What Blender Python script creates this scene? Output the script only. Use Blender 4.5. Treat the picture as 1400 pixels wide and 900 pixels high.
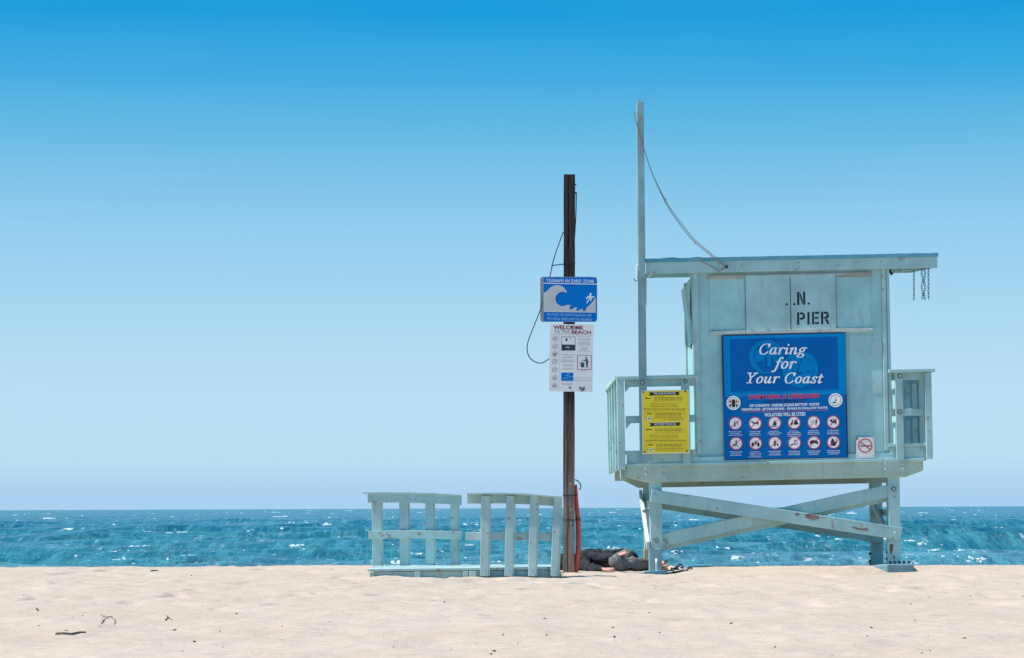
import bpy, bmesh, math, random
import numpy as np
from mathutils import Vector, Matrix

random.seed(7)
for o in list(bpy.data.objects):
    bpy.data.objects.remove(o)
SC = bpy.context.scene
COL = SC.collection
R = math.radians

# ------------------------------------------------------------------ camera
EYE = 0.774          # eye height above the sand (m)
DIST = 28.0          # metres from the lens to the tower's landward face (Y = 0)
SCALE = 115.0        # photo pixels per metre on that face
HOR = 694.7          # horizon row
ROLL = 0.225         # degrees
cd = bpy.data.cameras.new('camera'); cam = bpy.data.objects.new('camera', cd); COL.objects.link(cam)
cam.location = (0, -DIST, EYE)
cam.rotation_euler = (R(90), R(ROLL), 0)
cd.sensor_width = 36.0
cd.lens = 36.0 * SCALE * DIST / 1400.0
cd.shift_y = (HOR - 450.0) / 1400.0
cd.clip_start = 0.1
cd.clip_end = 60000
SC.camera = cam

# ------------------------------------------------------------------ sky and sun
SUN_EL, SUN_AZ = 56.0, 84.0       # azimuth: degrees to the left of "straight behind the camera"
sdir = Vector((-math.sin(R(SUN_AZ)) * math.cos(R(SUN_EL)), -math.cos(R(SUN_AZ)) * math.cos(R(SUN_EL)), math.sin(R(SUN_EL))))
world = bpy.data.worlds.new('World'); SC.world = world; world.use_nodes = True
wn, wl = world.node_tree.nodes, world.node_tree.links
wn.clear()
wo = wn.new('ShaderNodeOutputWorld'); bg = wn.new('ShaderNodeBackground'); bg.inputs['Strength'].default_value = 0.1
sky = wn.new('ShaderNodeTexSky'); sky.sky_type = 'NISHITA'; sky.sun_disc = False
sky.sun_elevation = R(SUN_EL); sky.sun_rotation = math.atan2(sdir.x, sdir.y)
sky.air_density = 1.0; sky.dust_density = 0.3; sky.ozone_density = 2.0
tc = wn.new('ShaderNodeTexCoord'); sep = wn.new('ShaderNodeSeparateXYZ')
wl.new(tc.outputs['Generated'], sep.inputs[0])
mr = wn.new('ShaderNodeMapRange'); mr.inputs['From Min'].default_value = 0.0; mr.inputs['From Max'].default_value = 0.25
wl.new(sep.outputs['Z'], mr.inputs['Value'])
ramp = wn.new('ShaderNodeValToRGB'); wl.new(mr.outputs[0], ramp.inputs[0])
def s2l(c): return tuple((v/255/12.92 if v/255 <= .04045 else ((v/255+.055)/1.055)**2.4) for v in c)
# clear-air gradient of the hazy marine sky: (sine of elevation, sRGB as seen)
SKY = [(0.000, (168, 207, 240)), (0.010, (173, 212, 242)), (0.020, (186, 222, 244)), (0.050, (186, 222, 244)), (0.085, (168, 214, 241)),
       (0.118, (146, 204, 237)), (0.150, (108, 188, 230)), (0.180, (56, 170, 224)), (0.205, (4, 155, 220)), (0.25, (0, 148, 214))]
EXPO = 0.45
cr = ramp.color_ramp
while len(cr.elements) > 1: cr.elements.remove(cr.elements[-1])
for i, (p, c) in enumerate(SKY):
    e = cr.elements[0] if i == 0 else cr.elements.new(p/0.25)
    e.position = p/0.25
    l = s2l(c); e.color = (l[0], l[1], l[2], 1)
gain = wn.new('ShaderNodeMixRGB'); gain.blend_type = 'MULTIPLY'; gain.inputs[0].default_value = 1
k = 10.0 / 2**EXPO; gain.inputs[2].default_value = (k, k, k, 1)
hz = wn.new('ShaderNodeTexNoise'); hz.inputs['Scale'].default_value = 1.0; hz.inputs['Detail'].default_value = 4      # faint uneven haze
hm_ = wn.new('ShaderNodeMapping'); hm_.inputs['Scale'].default_value = (3.5, 3.5, 16); wl.new(tc.outputs['Generated'], hm_.inputs[0]); wl.new(hm_.outputs[0], hz.inputs['Vector'])
hr_ = wn.new('ShaderNodeMapRange'); hr_.inputs[1].default_value = .3; hr_.inputs[2].default_value = .7; hr_.inputs[3].default_value = 0; hr_.inputs[4].default_value = .045; wl.new(hz.outputs['Fac'], hr_.inputs[0])
hzm = wn.new('ShaderNodeMixRGB'); hzm.inputs[2].default_value = (.50,.72,.88,1); wl.new(hr_.outputs[0], hzm.inputs[0]); wl.new(ramp.outputs[0], hzm.inputs[1])
wl.new(hzm.outputs[0], gain.inputs[1])
mixs = wn.new('ShaderNodeMixRGB'); mixs.inputs[0].default_value = 0.985
wl.new(sky.outputs[0], mixs.inputs[1]); wl.new(gain.outputs[0], mixs.inputs[2])
wl.new(mixs.outputs[0], bg.inputs['Color']); wl.new(bg.outputs[0], wo.inputs[0])
sl = bpy.data.lights.new('sun', 'SUN'); sl.energy = 4.4; sl.angle = R(0.53); sl.color = (1.0, 0.95, 0.88)
sun = bpy.data.objects.new('sun', sl); COL.objects.link(sun)
sun.rotation_euler = sdir.to_track_quat('Z', 'Y').to_euler()
SC.view_settings.view_transform = 'Standard'; SC.view_settings.look = 'None'
SC.view_settings.exposure = EXPO; SC.view_settings.gamma = 1.0; SC.view_settings.use_curve_mapping = False
SC.render.engine = 'CYCLES'

# ------------------------------------------------------------------ helpers
def tag(o, label=None, cat=None, group=None, kind=None):
    if label: o['label'] = label
    if cat: o['category'] = cat
    if group: o['group'] = group
    if kind: o['kind'] = kind
    return o

class MB:
    """collects simple shapes; build() links them as one mesh object"""
    def __init__(s): s.v = []; s.f = []; s.m = []
    def add(s, vs, fs, mi=0):
        b = len(s.v); s.v += [tuple(p) for p in vs]; s.f += [tuple(b+i for i in f) for f in fs]; s.m += [mi]*len(fs); return s
    def box(s, x0, x1, y0, y1, z0, z1, mi=0):
        return s.add([(x0,y0,z0),(x1,y0,z0),(x1,y1,z0),(x0,y1,z0),(x0,y0,z1),(x1,y0,z1),(x1,y1,z1),(x0,y1,z1)],
                     [(3,2,1,0),(4,5,6,7),(0,1,5,4),(1,2,6,5),(2,3,7,6),(3,0,4,7)], mi)
    def prism(s, poly, y0, y1, mi=0):
        """poly in (x, z), extruded along y"""
        a = sum(poly[i][0]*poly[(i+1)%len(poly)][1]-poly[(i+1)%len(poly)][0]*poly[i][1] for i in range(len(poly)))
        if a < 0: poly = poly[::-1]
        n = len(poly)
        vs = [(x,y0,z) for x,z in poly]+[(x,y1,z) for x,z in poly]
        fs = [tuple(range(n)), tuple(range(2*n-1,n-1,-1))]+[(i,n+i,n+(i+1)%n,(i+1)%n) for i in range(n)]
        return s.add(vs, fs, mi)
    def bar(s, a, b, w, h, up=(0,0,1), mi=0):
        """square timber from a to b; w along the sideways axis, h along up"""
        a, b = Vector(a), Vector(b); d = (b-a).normalized(); u = Vector(up); sd = d.cross(u).normalized(); u = sd.cross(d).normalized()
        vs = []
        for p in (a, b):
            for i, j in ((-1,-1),(1,-1),(1,1),(-1,1)): vs.append(p+sd*(i*w/2)+u*(j*h/2))
        return s.add(vs, [(0,1,2,3),(7,6,5,4),(0,4,5,1),(1,5,6,2),(2,6,7,3),(3,7,4,0)], mi)
    def tube(s, pts, r, n=8, mi=0, caps=True):
        pts = [Vector(p) for p in pts]; rs = r if isinstance(r, (list, tuple)) else [r]*len(pts)
        vs = []; fs = []; ref = None
        for i, p in enumerate(pts):
            d = (pts[min(i+1,len(pts)-1)]-pts[max(i-1,0)]).normalized()
            if ref is None: ref = Vector((0,0,1)) if abs(d.z) < .9 else Vector((1,0,0))
            u = (ref-d*ref.dot(d)).normalized(); w = d.cross(u); ref = u
            for k in range(n):
                a = 2*math.pi*k/n; vs.append(p+(u*math.cos(a)+w*math.sin(a))*rs[i])
        for i in range(len(pts)-1):
            for k in range(n): fs.append((i*n+k,i*n+(k+1)%n,(i+1)*n+(k+1)%n,(i+1)*n+k))
        if caps: fs += [tuple(range(n-1,-1,-1)), tuple((len(pts)-1)*n+k for k in range(n))]
        return s.add(vs, fs, mi)
    def ball(s, c, r, sx=1, sy=1, sz=1, nu=12, nv=8, mi=0):
        vs = [(c[0],c[1],c[2]+r*sz)]; fs = []
        for i in range(1, nv):
            t = math.pi*i/nv
            for k in range(nu):
                a = 2*math.pi*k/nu; vs.append((c[0]+r*sx*math.sin(t)*math.cos(a), c[1]+r*sy*math.sin(t)*math.sin(a), c[2]+r*sz*math.cos(t)))
        vs.append((c[0],c[1],c[2]-r*sz)); e = len(vs)-1
        for k in range(nu): fs.append((0,1+k,1+(k+1)%nu)); fs.append((e, e-nu+(k+1)%nu, e-nu+k))
        for i in range(nv-2):
            for k in range(nu): b = 1+i*nu; fs.append((b+k,b+nu+k,b+nu+(k+1)%nu,b+(k+1)%nu))
        return s.add(vs, fs, mi)
    def limb(s, pts, rs):
        """tapered round limb with ball joints, for remeshed figures"""
        s.tube(pts, list(rs), 12)
        for p, r in zip(pts, rs): s.ball(p, r)
        return s
    def torus(s, M, R1, r, stretch=0, n=12, k=6):
        vs = []; fs = []
        for i in range(n):
            a = 2*math.pi*i/n; c = Vector((math.cos(a)*R1, 0, math.sin(a)*R1+(stretch if math.sin(a)>0 else -stretch)))
            d = Vector((math.cos(a),0,math.sin(a)))
            for j in range(k):
                b = 2*math.pi*j/k; vs.append(M @ (c+d*(r*math.cos(b))+Vector((0,r*math.sin(b),0))))
        for i in range(n):
            for j in range(k): fs.append((i*k+j,((i+1)%n)*k+j,((i+1)%n)*k+(j+1)%k,i*k+(j+1)%k))
        return s.add(vs, fs)
    def mesh(s, name, mats):
        me = bpy.data.meshes.new(name); me.from_pydata(s.v, [], s.f)
        for m in (mats if isinstance(mats, (list,tuple)) else [mats]): me.materials.append(m)
        if any(s.m): me.polygons.foreach_set('material_index', s.m)
        me.update(); return me
    def build(s, name, mats, parent=None, bevel=0, smooth=False, segs=2):
        o = bpy.data.objects.new(name, s.mesh(name, mats)); COL.objects.link(o)
        if parent: o.parent = parent
        if smooth:
            for p in o.data.polygons: p.use_smooth = True
        if bevel:
            b = o.modifiers.new('edge', 'BEVEL'); b.width = bevel; b.segments = segs; b.limit_method = 'ANGLE'
        return o

def empty(name, loc=(0,0,0), rot=(0,0,0)):
    o = bpy.data.objects.new(name, None); COL.objects.link(o); o.location = loc; o.rotation_euler = rot; o.empty_display_size = .2
    return o

def W(px, py, Y=0.0):
    """world point at depth Y for a measurement taken off the photograph"""
    c, s = math.cos(R(ROLL)), math.sin(R(ROLL)); dx, dy = px-700.0, HOR-py
    m = (1+Y/DIST)/SCALE
    return Vector(((dx*c+dy*s)*m, Y, EYE+(-dx*s+dy*c)*m))

class Frame:
    """a thing's own upright frame (metres), leaning by tilt degrees in the picture plane"""
    def __init__(s, name, px, py, Y=0.0, tilt=0.0):
        s.o = W(px, py, Y); s.t = tilt-ROLL; s.Y = Y
        s.root = empty(name, s.o, (0, R(-s.t), 0))
    def p(s, px, py, Y=0.0):
        d = W(px, py, s.Y+Y)-s.o; c, n = math.cos(R(s.t)), math.sin(R(s.t))
        return (d.x*c+d.z*n, -d.x*n+d.z*c)
    def p3(s, px, py, Y=0.0):
        x, z = s.p(px, py, Y); return (x, Y, z)
    def rect(s, x0, y0, x1, y1, Y=0.0):
        cx, cz = s.p((x0+x1)/2, (y0+y1)/2, Y); m = (1+(s.Y+Y)/DIST)/SCALE
        w, h = abs(x1-x0)*m/2, abs(y1-y0)*m/2
        return cx-w, cx+w, cz-h, cz+h
    def box(s, mb, x0, y0, x1, y1, Ya, Yb, mi=0):
        a, b, c, d = s.rect(x0, y0, x1, y1, Ya); return mb.box(a, b, Ya, Yb, c, d, mi)
    def part(s, name, x0, y0, x1, y1, Ya, Yb, mat, parent=None, bevel=.006):
        mb = MB(); s.box(mb, x0, y0, x1, y1, Ya, Yb); return mb.build(name, mat, parent or s.root, bevel)

# ------------------------------------------------------------------ materials
class Mat:
    def __init__(s, name, rough=.7, spec=.3):
        s.m = bpy.data.materials.new(name); s.m.use_nodes = True; s.n = s.m.node_tree.nodes; s.l = s.m.node_tree.links
        s.b = s.n['Principled BSDF']; s.b.inputs['Roughness'].default_value = rough; s.b.inputs['Specular IOR Level'].default_value = spec
        s.tc = s.n.new('ShaderNodeTexCoord')
    def coord(s, scale=(1,1,1), kind='Object', rot=(0,0,0)):
        mp = s.n.new('ShaderNodeMapping'); mp.inputs['Scale'].default_value = scale; mp.inputs['Rotation'].default_value = rot; s.l.new(s.tc.outputs[kind], mp.inputs[0]); return mp.outputs[0]
    def noise(s, co, scale, detail=4, rough=.55, dist=0):
        t = s.n.new('ShaderNodeTexNoise'); t.inputs['Scale'].default_value = scale; t.inputs['Detail'].default_value = detail
        t.inputs['Roughness'].default_value = rough; t.inputs['Distortion'].default_value = dist; s.l.new(co, t.inputs['Vector']); return t.outputs['Fac']
    def map(s, v, a, b, c=0, d=1):
        t = s.n.new('ShaderNodeMapRange'); t.inputs[1].default_value = a; t.inputs[2].default_value = b; t.inputs[3].default_value = c; t.inputs[4].default_value = d
        s.l.new(v, t.inputs[0]); return t.outputs[0]
    def math(s, op, a, b=None):
        t = s.n.new('ShaderNodeMath'); t.operation = op
        for i, v in enumerate((a, b)):
            if v is None: continue
            if isinstance(v, (int,float)): t.inputs[i].default_value = v
            else: s.l.new(v, t.inputs[i])
        return t.outputs[0]
    def mix(s, f, a, b, mode='MIX'):
        t = s.n.new('ShaderNodeMixRGB'); t.blend_type = mode
        for i, v in enumerate((f, a, b)):
            if isinstance(v, (int,float)): t.inputs[i].default_value = v
            elif isinstance(v, tuple): t.inputs[i].default_value = (*v[:3], 1)
            else: s.l.new(v, t.inputs[i])
        return t.outputs[0]
    def bump(s, h, strength=.3, dist=.01):
        t = s.n.new('ShaderNodeBump'); t.inputs['Strength'].default_value = strength; t.inputs['Distance'].default_value = dist
        s.l.new(h, t.inputs['Height']); s.l.new(t.outputs[0], s.b.inputs['Normal']); return t.outputs[0]
    def rand(s):
        return s.n.new('ShaderNodeObjectInfo').outputs['Random']
    def base(s, v):
        if isinstance(v, tuple): s.b.inputs['Base Color'].default_value = (*v[:3], 1)
        else: s.l.new(v, s.b.inputs['Base Color'])
        return s.m

def paint_mat(name, col, grain, wear=.61, rust=True):
    """weather-beaten painted timber: chalky patches, grime, chips and a few rust streaks"""
    m = Mat(name, .62, .25)
    co = m.coord(); gr = m.coord(grain)
    big = m.noise(co, 2.2, 5, .6); fine = m.noise(gr, 14, 6, .65); chip = m.noise(co, 9, 7, .68); dirt = m.noise(m.coord((3.2,3.2,.7)), 2.6, 5, .6)
    c = m.mix(m.map(big, .32, .7), tuple(v*.80 for v in col), tuple(min(1, v*1.14+.02) for v in col))
    c = m.mix(m.map(m.rand(), 0, 1, 0, .18), c, tuple(v*.72 for v in col))
    c = m.mix(m.map(fine, .45, .8, 0, .22), c, (.62,.70,.68))
    c = m.mix(m.map(dirt, .56, .8, 0, .42), c, (.24,.23,.19))
    c = m.mix(m.map(chip, wear, wear+.03, 0, .75), c, (.30,.235,.20))
    if rust:
        rs = m.noise(m.coord((7,7,.55)), 2.1, 4, .6); c = m.mix(m.map(rs, .68, .82, 0, .5), c, (.24,.13,.07))
    h = m.math('ADD', m.math('MULTIPLY', fine, .6), m.math('MULTIPLY', chip, .5))
    m.bump(h, .35, .004)
    m.l.new(m.map(dirt, .3, .8, .5, .8), m.b.inputs['Roughness'])
    return m.base(c)
TEAL = (.375, .59, .575)
M = {}
M['paint'] = paint_mat('teal_paint', TEAL, (1,1,1))
M['paint_x'] = paint_mat('teal_paint_long_grain', TEAL, (.12,1.4,1.4))
M['paint_z'] = paint_mat('teal_paint_upright_grain', TEAL, (1.4,1.4,.12))
M['wall'] = paint_mat('teal_wall_paint', (.335,.605,.61), (1,1,.5), .72, False)
M['panel'] = paint_mat('pale_teal_panel_paint', (.385,.615,.61), (1,1,.4), .70, True)
M['beam'] = paint_mat('bounce_lit_beam_paint', (.43,.535,.44), (.12,1.4,1.4), .62)  # olive tint puts light bounced off the sand into the paint
M['steel'] = paint_mat('teal_painted_steel', (.24,.39,.42), (1,1,1), .60)
m = Mat('ramp_boards', .75, .2)
M['ramp'] = paint_mat('weathered_ramp_paint', (.42,.59,.57), (.15,1.2,1.2), .60)
M['track_low'] = paint_mat('bleached_track_paint', (.47,.54,.52), (.12,1.4,1.4), .57)
M['lit_side'] = paint_mat('lit_side_paint', (.60,.68,.62), (1.4,1.4,.12), .66)  # pale tone stands for light on the side braces and post sides
m = Mat('track_timber', .7, .2); f = m.noise(m.coord((.3,2,2)), 12, 5)
M['track'] = m.base(m.mix(m.map(f, .35, .7), (.34,.29,.27), (.56,.53,.50)))
m = Mat('weathered_post', .85, .15); co = m.coord((6,6,.35)); f = m.noise(co, 5, 7, .7); g = m.noise(m.coord((1,1,.3)), 2.5, 4)
z = m.n.new('ShaderNodeSeparateXYZ'); m.l.new(m.tc.outputs['Object'], z.inputs[0])
lowc = m.mix(m.map(f, .35, .68), (.15,.10,.08), (.42,.30,.245)); topc = m.mix(m.map(f, .35, .7), (.018,.016,.019), (.075,.058,.058))
c = m.mix(m.map(m.math('ADD', z.outputs['Z'], m.math('MULTIPLY', g, .9)), .9, 2.5), lowc, topc); m.bump(f, .8, .012); M['post'] = m.base(c)
def plain(name, col, rough=.6, spec=.3, metal=0, var=.12, sc=8, bump=0):
    m = Mat(name, rough, spec); m.b.inputs['Metallic'].default_value = metal
    f = m.noise(m.coord(), sc, 5, .6)
    if bump: m.bump(f, bump, .004)
    return m.base(m.mix(m.map(f, .3, .7), tuple(v*(1-var) for v in col), tuple(min(1, v*(1+var)) for v in col)))
M['bolt'] = plain('dull_bolt_steel', (.16,.17,.17), .45, .5, .6)
M['rust'] = plain('rusty_iron', (.13,.055,.035), .85, .2)
M['paint_bolt'] = plain('painted_bolt', (.36,.52,.54), .5)
M['dark'] = plain('black_rubber', (.018,.02,.022), .6)
M['wire'] = plain('black_wire', (.022,.028,.035), .5)
M['rope'] = plain('greyed_halyard_rope', (.22,.19,.18), .9)
M['chain'] = plain('galvanised_chain', (.075,.09,.11), .4, .5, .7)
M['white_print'] = plain('white_print', (.88,.88,.88), .45, var=.04)
M['offwhite'] = plain('offwhite_sign_board', (.78,.75,.74), .5, var=.07, sc=4)
M['red_print'] = plain('red_print', (.72,.045,.075), .5, var=.08)
M['ink'] = plain('black_print', (.014,.016,.022), .55)
M['navy_print'] = plain('navy_print', (.006,.035,.13), .5)
M['stencil'] = plain('black_stencil_paint', (.028,.038,.05), .8, var=.5, sc=30)
M['blue_bright'] = plain('bright_blue_print', (.0,.235,.56), .6, .08, var=.06, sc=3)
M['blue_deep'] = plain('deep_blue_print', (.0,.118,.40), .6, .08, var=.06, sc=3)
M['blue_low'] = plain('middle_blue_print', (.0,.140,.43), .6, .08, var=.08, sc=4)
M['blue_seal'] = plain('blue_seal_tint', (.0,.215,.52), .6, .08, var=.05)
M['blue_sign'] = plain('reflective_sign_blue', (.0,.165,.56), .6, .08, var=.06, sc=5)
M['blue_edge'] = plain('banner_edge_navy', (.004,.03,.12), .5)
M['sheet'] = plain('reflective_sheeting', (.52,.52,.53), .4, var=.05)
M['alu'] = plain('aluminium_sign_back', (.40,.41,.43), .4, .5, .3)
M['yellow'] = None
m = Mat('sun_faded_yellow_sign', .5, .3); f = m.noise(m.coord(), 5, 5); rr = m.noise(m.coord((8,1,1.2)), 3, 3)
c = m.mix(m.map(f, .3, .7), (.96,.66,.02), (.98,.75,.05)); M['yellow'] = m.base(m.mix(m.map(rr, .66, .8, 0, .5), c, (.62,.22,.03)))
M['sand_bit'] = plain('dry_debris', (.10,.075,.055), .9, .1, var=.5, sc=20)
M['stick'] = plain('grey_driftwood', (.16,.13,.105), .9, .1, var=.3, sc=20)
M['weed'] = plain('dry_seaweed', (.30,.25,.17), .9, .1, var=.3, sc=20)
M['hose'] = plain('faded_red_hose', (.62,.085,.05), .5, .35, var=.18, sc=6)
M['skin'] = plain('sunburnt_skin', (.58,.31,.25), .55, .3, var=.1, sc=20)
M['hair'] = plain('dark_hair', (.02,.016,.014), .7, var=.3, sc=40)
def cloth(name, col):
    m = Mat(name, .9, .1); f = m.noise(m.coord(), 9, 4); g = m.noise(m.coord(), 160, 2); m.bump(m.math('ADD', f, m.math('MULTIPLY', g, .15)), .5, .02)
    return m.base(m.mix(m.map(f, .3, .7), tuple(v*.75 for v in col), tuple(v*1.25 for v in col)))
M['jacket'] = cloth('charcoal_jacket_cloth', (.035,.038,.046)); M['trousers'] = cloth('grey_trouser_cloth', (.16,.16,.165))

# sand
m = Mat('dry_beach_sand', .95, .1)
co = m.coord(); a = m.noise(co, .55, 6, .6); b = m.noise(m.coord((1,2.2,1)), 3.2, 6, .62); g = m.noise(co, 60, 3, .7); st = m.noise(m.coord((.35,1.6,1)), 1.6, 5, .6)
c = m.mix(m.map(a, .3, .7), (.52,.405,.315), (.60,.485,.385))
c = m.mix(m.map(b, .45, .72, 0, .55), c, (.62,.52,.43))
c = m.mix(m.map(st, .55, .75, 0, .35), c, (.46,.36,.275))
c = m.mix(m.map(g, .3, .75, 0, .3), c, (.36,.29,.235))
sp = m.noise(co, 26, 2, .5); c = m.mix(m.map(sp, .77, .80, 0, .65), c, (.13,.10,.08))
b2 = m.noise(m.coord((1,1.5,1)), 11, 5, .65); st2 = m.noise(m.coord((.5,2.6,1)), 4.5, 5, .65)
c = m.mix(m.map(st2, .52, .78, 0, .5), c, (.40,.31,.235))
m.bump(m.math('ADD', m.math('ADD', m.math('MULTIPLY', g, .2), b), m.math('MULTIPLY', b2, .6)), .6, .05)
M['sand'] = m.base(c)

# sea water
m = Mat('windy_sea_water', .22, .5); m.b.inputs['IOR'].default_value = 1.33
co = m.coord(); lo = m.noise(m.coord((.012,.006,1)), 1, 4, .6); ch = m.noise(m.coord((.45,.20,1)), 1, 6, .68); rip = m.noise(m.coord((1.6,.8,1)), 1, 5, .7)
ys = m.n.new('ShaderNodeSeparateXYZ'); m.l.new(m.tc.outputs['Object'], ys.inputs[0])
deep = m.mix(m.map(lo, .35, .65), (.005,.100,.158), (.007,.132,.170)); shal = (.024,.178,.19)
c = m.mix(m.map(ys.outputs['Y'], 70, 420, 1, 0), deep, shal)
c = m.mix(m.map(ys.outputs['Y'], 100, 128, .75, 0), c, (.14,.30,.34))
for sx_, sy_, dk, lt in ((2.6,.13,.55,.75), (1.15,.036,.6,.7), (.5,.0095,.55,.6), (.16,.004,.35,.4)):      # light and shade of the chop painted into the colour, at every range
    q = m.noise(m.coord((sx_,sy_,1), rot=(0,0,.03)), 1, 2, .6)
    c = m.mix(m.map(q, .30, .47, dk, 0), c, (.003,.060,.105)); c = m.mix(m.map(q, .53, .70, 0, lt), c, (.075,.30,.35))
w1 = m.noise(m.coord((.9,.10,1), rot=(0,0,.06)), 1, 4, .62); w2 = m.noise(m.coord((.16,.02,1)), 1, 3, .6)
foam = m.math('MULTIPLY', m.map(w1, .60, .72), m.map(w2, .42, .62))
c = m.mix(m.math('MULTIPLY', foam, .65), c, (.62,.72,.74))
m.bump(m.math('ADD', ch, m.math('MULTIPLY', rip, .35)), .9, 1.3)
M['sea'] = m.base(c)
m = Mat('sea_foam', .9, .1); f = m.noise(m.coord(), 1.5, 5); M['foam'] = m.base(m.mix(m.map(f, .3, .6), (.30,.46,.52), (.70,.76,.78)))

# ------------------------------------------------------------------ ground and sea
def vnoise(x, y, seed):
    xi = np.floor(x).astype(np.int64); yi = np.floor(y).astype(np.int64); fx = x-xi; fy = y-yi
    fx = fx*fx*(3-2*fx); fy = fy*fy*(3-2*fy)
    def h(a, b):
        n = (a*374761393+b*668265263+seed*974634777) & 0xffffffff
        n = ((n ^ (n >> 13))*1274126177) & 0xffffffff; n = n ^ (n >> 16)
        return (n & 0xffff)/65535.0
    return (h(xi,yi)*(1-fx)+h(xi+1,yi)*fx)*(1-fy)+(h(xi,yi+1)*(1-fx)+h(xi+1,yi+1)*fx)*fy-.5
def fbm(x, y, seed, octv=4):
    r = 0; a = 1
    for i in range(octv): r = r+a*vnoise(x, y, seed+i*17); x = x*2.03+7.1; y = y*2.03+3.7; a *= .5
    return r
def sstep(x, a, b):
    t = np.clip((x-a)/(b-a), 0, 1); return t*t*(3-2*t)
def sand_h(x, y):
    x = np.asarray(x, float); y = np.asarray(y, float)
    right = sstep(x, 1.90, 2.10)                             # the berm crest runs closer to us right of the near tower leg
    yc = 2.3*(1-right)-.12*right+.12*(1-right)*vnoise(x*.5, x*0+3.1, 5)
    rise = (.040+.037*right)*sstep(y, -1.6+1.16*right, yc)
    over = np.maximum(y-yc, 0); fall = -.135*over*over/(over+.8-.5*right)
    h = rise+fall
    h = np.maximum(h, -9)
    near = (1-sstep(np.abs(y+8), 30, 60))*(1-.6*right*sstep(y, -1.5, -.5))
    h = h+near*(.016*fbm(x*.8, y*.8, 11, 3)+.030*fbm(x*2.2, y*1.7, 23, 3)*(1-.5*sstep(y, -2, 0))+.014*fbm(x*7, y*4.5, 37, 3))
    h = h-.024*np.exp(-((x-1.72)/.3)**2-((y+.15)/.45)**2)
    h = h-.040*np.exp(-((x-4.47)/.42)**4-((y+.62)/.32)**2)
    foot = fbm(x*2.6, y*2.0, 61, 2); h = h-near*.036*sstep(foot, .20, .45)*sstep(y, -13, -7)*(1-right*sstep(y, -1.5, -.6))      # scuffed hollows
    for yy, dp, s in ((-5.6, .055, 3), (-4.9, .030, 9), (-2.4, .035, 15), (-7.6, .022, 21)):           # long raked wheel ruts
        cy = yy+.5*vnoise(x*.12, x*0+s, 41)+.05*vnoise(x*1.1, x*0+s, 43)
        h = h-near*dp*np.exp(-((y-cy)/.11)**2)*(.55+.9*vnoise(x*.35, x*0+s, 47))
    return h
def axis(a, b, step, far0, far1, grow=1.22):
    c = list(np.arange(a, b+step/2, step)); s = step; lo = [a]
    while lo[-1] > far0: s *= grow; lo.append(lo[-1]-s)
    s = step; hi = [c[-1]]
    while hi[-1] < far1: s *= grow; hi.append(hi[-1]+s)
    return np.array(lo[:0:-1]+c+hi[1:])
def grid_obj(name, X, Y, Z, mat, smooth=True):
    ny, nx = X.shape; me = bpy.data.meshes.new(name); nv = nx*ny
    me.vertices.add(nv); me.vertices.foreach_set('co', np.stack([X,Y,Z], -1).astype(np.float32).ravel())
    i = (np.arange(ny-1)[:,None]*nx+np.arange(nx-1)[None,:]).ravel()
    q = np.stack([i, i+1, i+nx+1, i+nx], -1).astype(np.int32); nf = len(q)
    me.loops.add(nf*4); me.loops.foreach_set('vertex_index', q.ravel())
    me.polygons.add(nf); me.polygons.foreach_set('loop_start', np.arange(nf, dtype=np.int32)*4)
    me.polygons.foreach_set('use_smooth', np.ones(nf, dtype=bool))
    me.materials.append(mat); me.update(calc_edges=True); me.validate()
    o = bpy.data.objects.new(name, me); COL.objects.link(o); return o
gx = axis(-8.5, 9.0, .036, -900, 900); gy = axis(-19, 3.2, .05, -400, 260)
GX, GY = np.meshgrid(gx, gy)
tag(grid_obj('sand', GX, GY, sand_h(GX, GY), M['sand']), 'pale dry beach sand sloping to the sea', kind='structure')
def ground(x, y): return float(sand_h(np.array([x]), np.array([y]))[0])

SEA = -2.6; HS = EYE-SEA
fpx = SCALE*DIST
rows = list(np.linspace(46, 106, 14))+[HS*fpx/s for s in np.linspace(101, 12, 470)]+[HS*fpx/s for s in np.linspace(11.85, .35, 90)]
rows = np.array(rows); t = np.concatenate([np.linspace(-3.2, -.30, 60), np.linspace(-.295, .295, 620), np.linspace(.30, 3.2, 60)])
SX = rows[:,None]*t[None,:]; SY = (rows[:,None]-DIST)+0*SX
rng = np.random.RandomState(4)
def wave_h(x, y, spacing=None):
    h = 0*x; rs = np.random.RandomState(12)
    for i in range(30):
        lam = 5.0*(1.085**i)*(.9+.2*rs.rand()); ang = rs.normal(0, .42); ph = rs.rand()*6.28
        amp = .0125*lam**.80*(.5+.6*rs.rand())
        k = 2*math.pi/lam; p = k*(x*math.sin(ang)+y*math.cos(ang))+ph
        p = p+.5*vnoise(x/lam*.35, y/lam*.35, i)*6
        w = np.exp(np.sin(p)-1)*2-.93
        if spacing is not None: w = w*np.clip((lam/spacing-2)/3, 0, 1)
        h = h+amp*w
    return h
spc = np.gradient(rows)[:,None]+0*SX
SZ = SEA+wave_h(SX, SY, np.maximum(spc, rows[:,None]*.59/620*1.2))*np.clip((rows[:,None]-46)/40, 0, 1)
tag(grid_obj('sea', SX, SY, SZ, M['sea']), 'wind-ruffled blue green sea', kind='structure')

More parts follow.
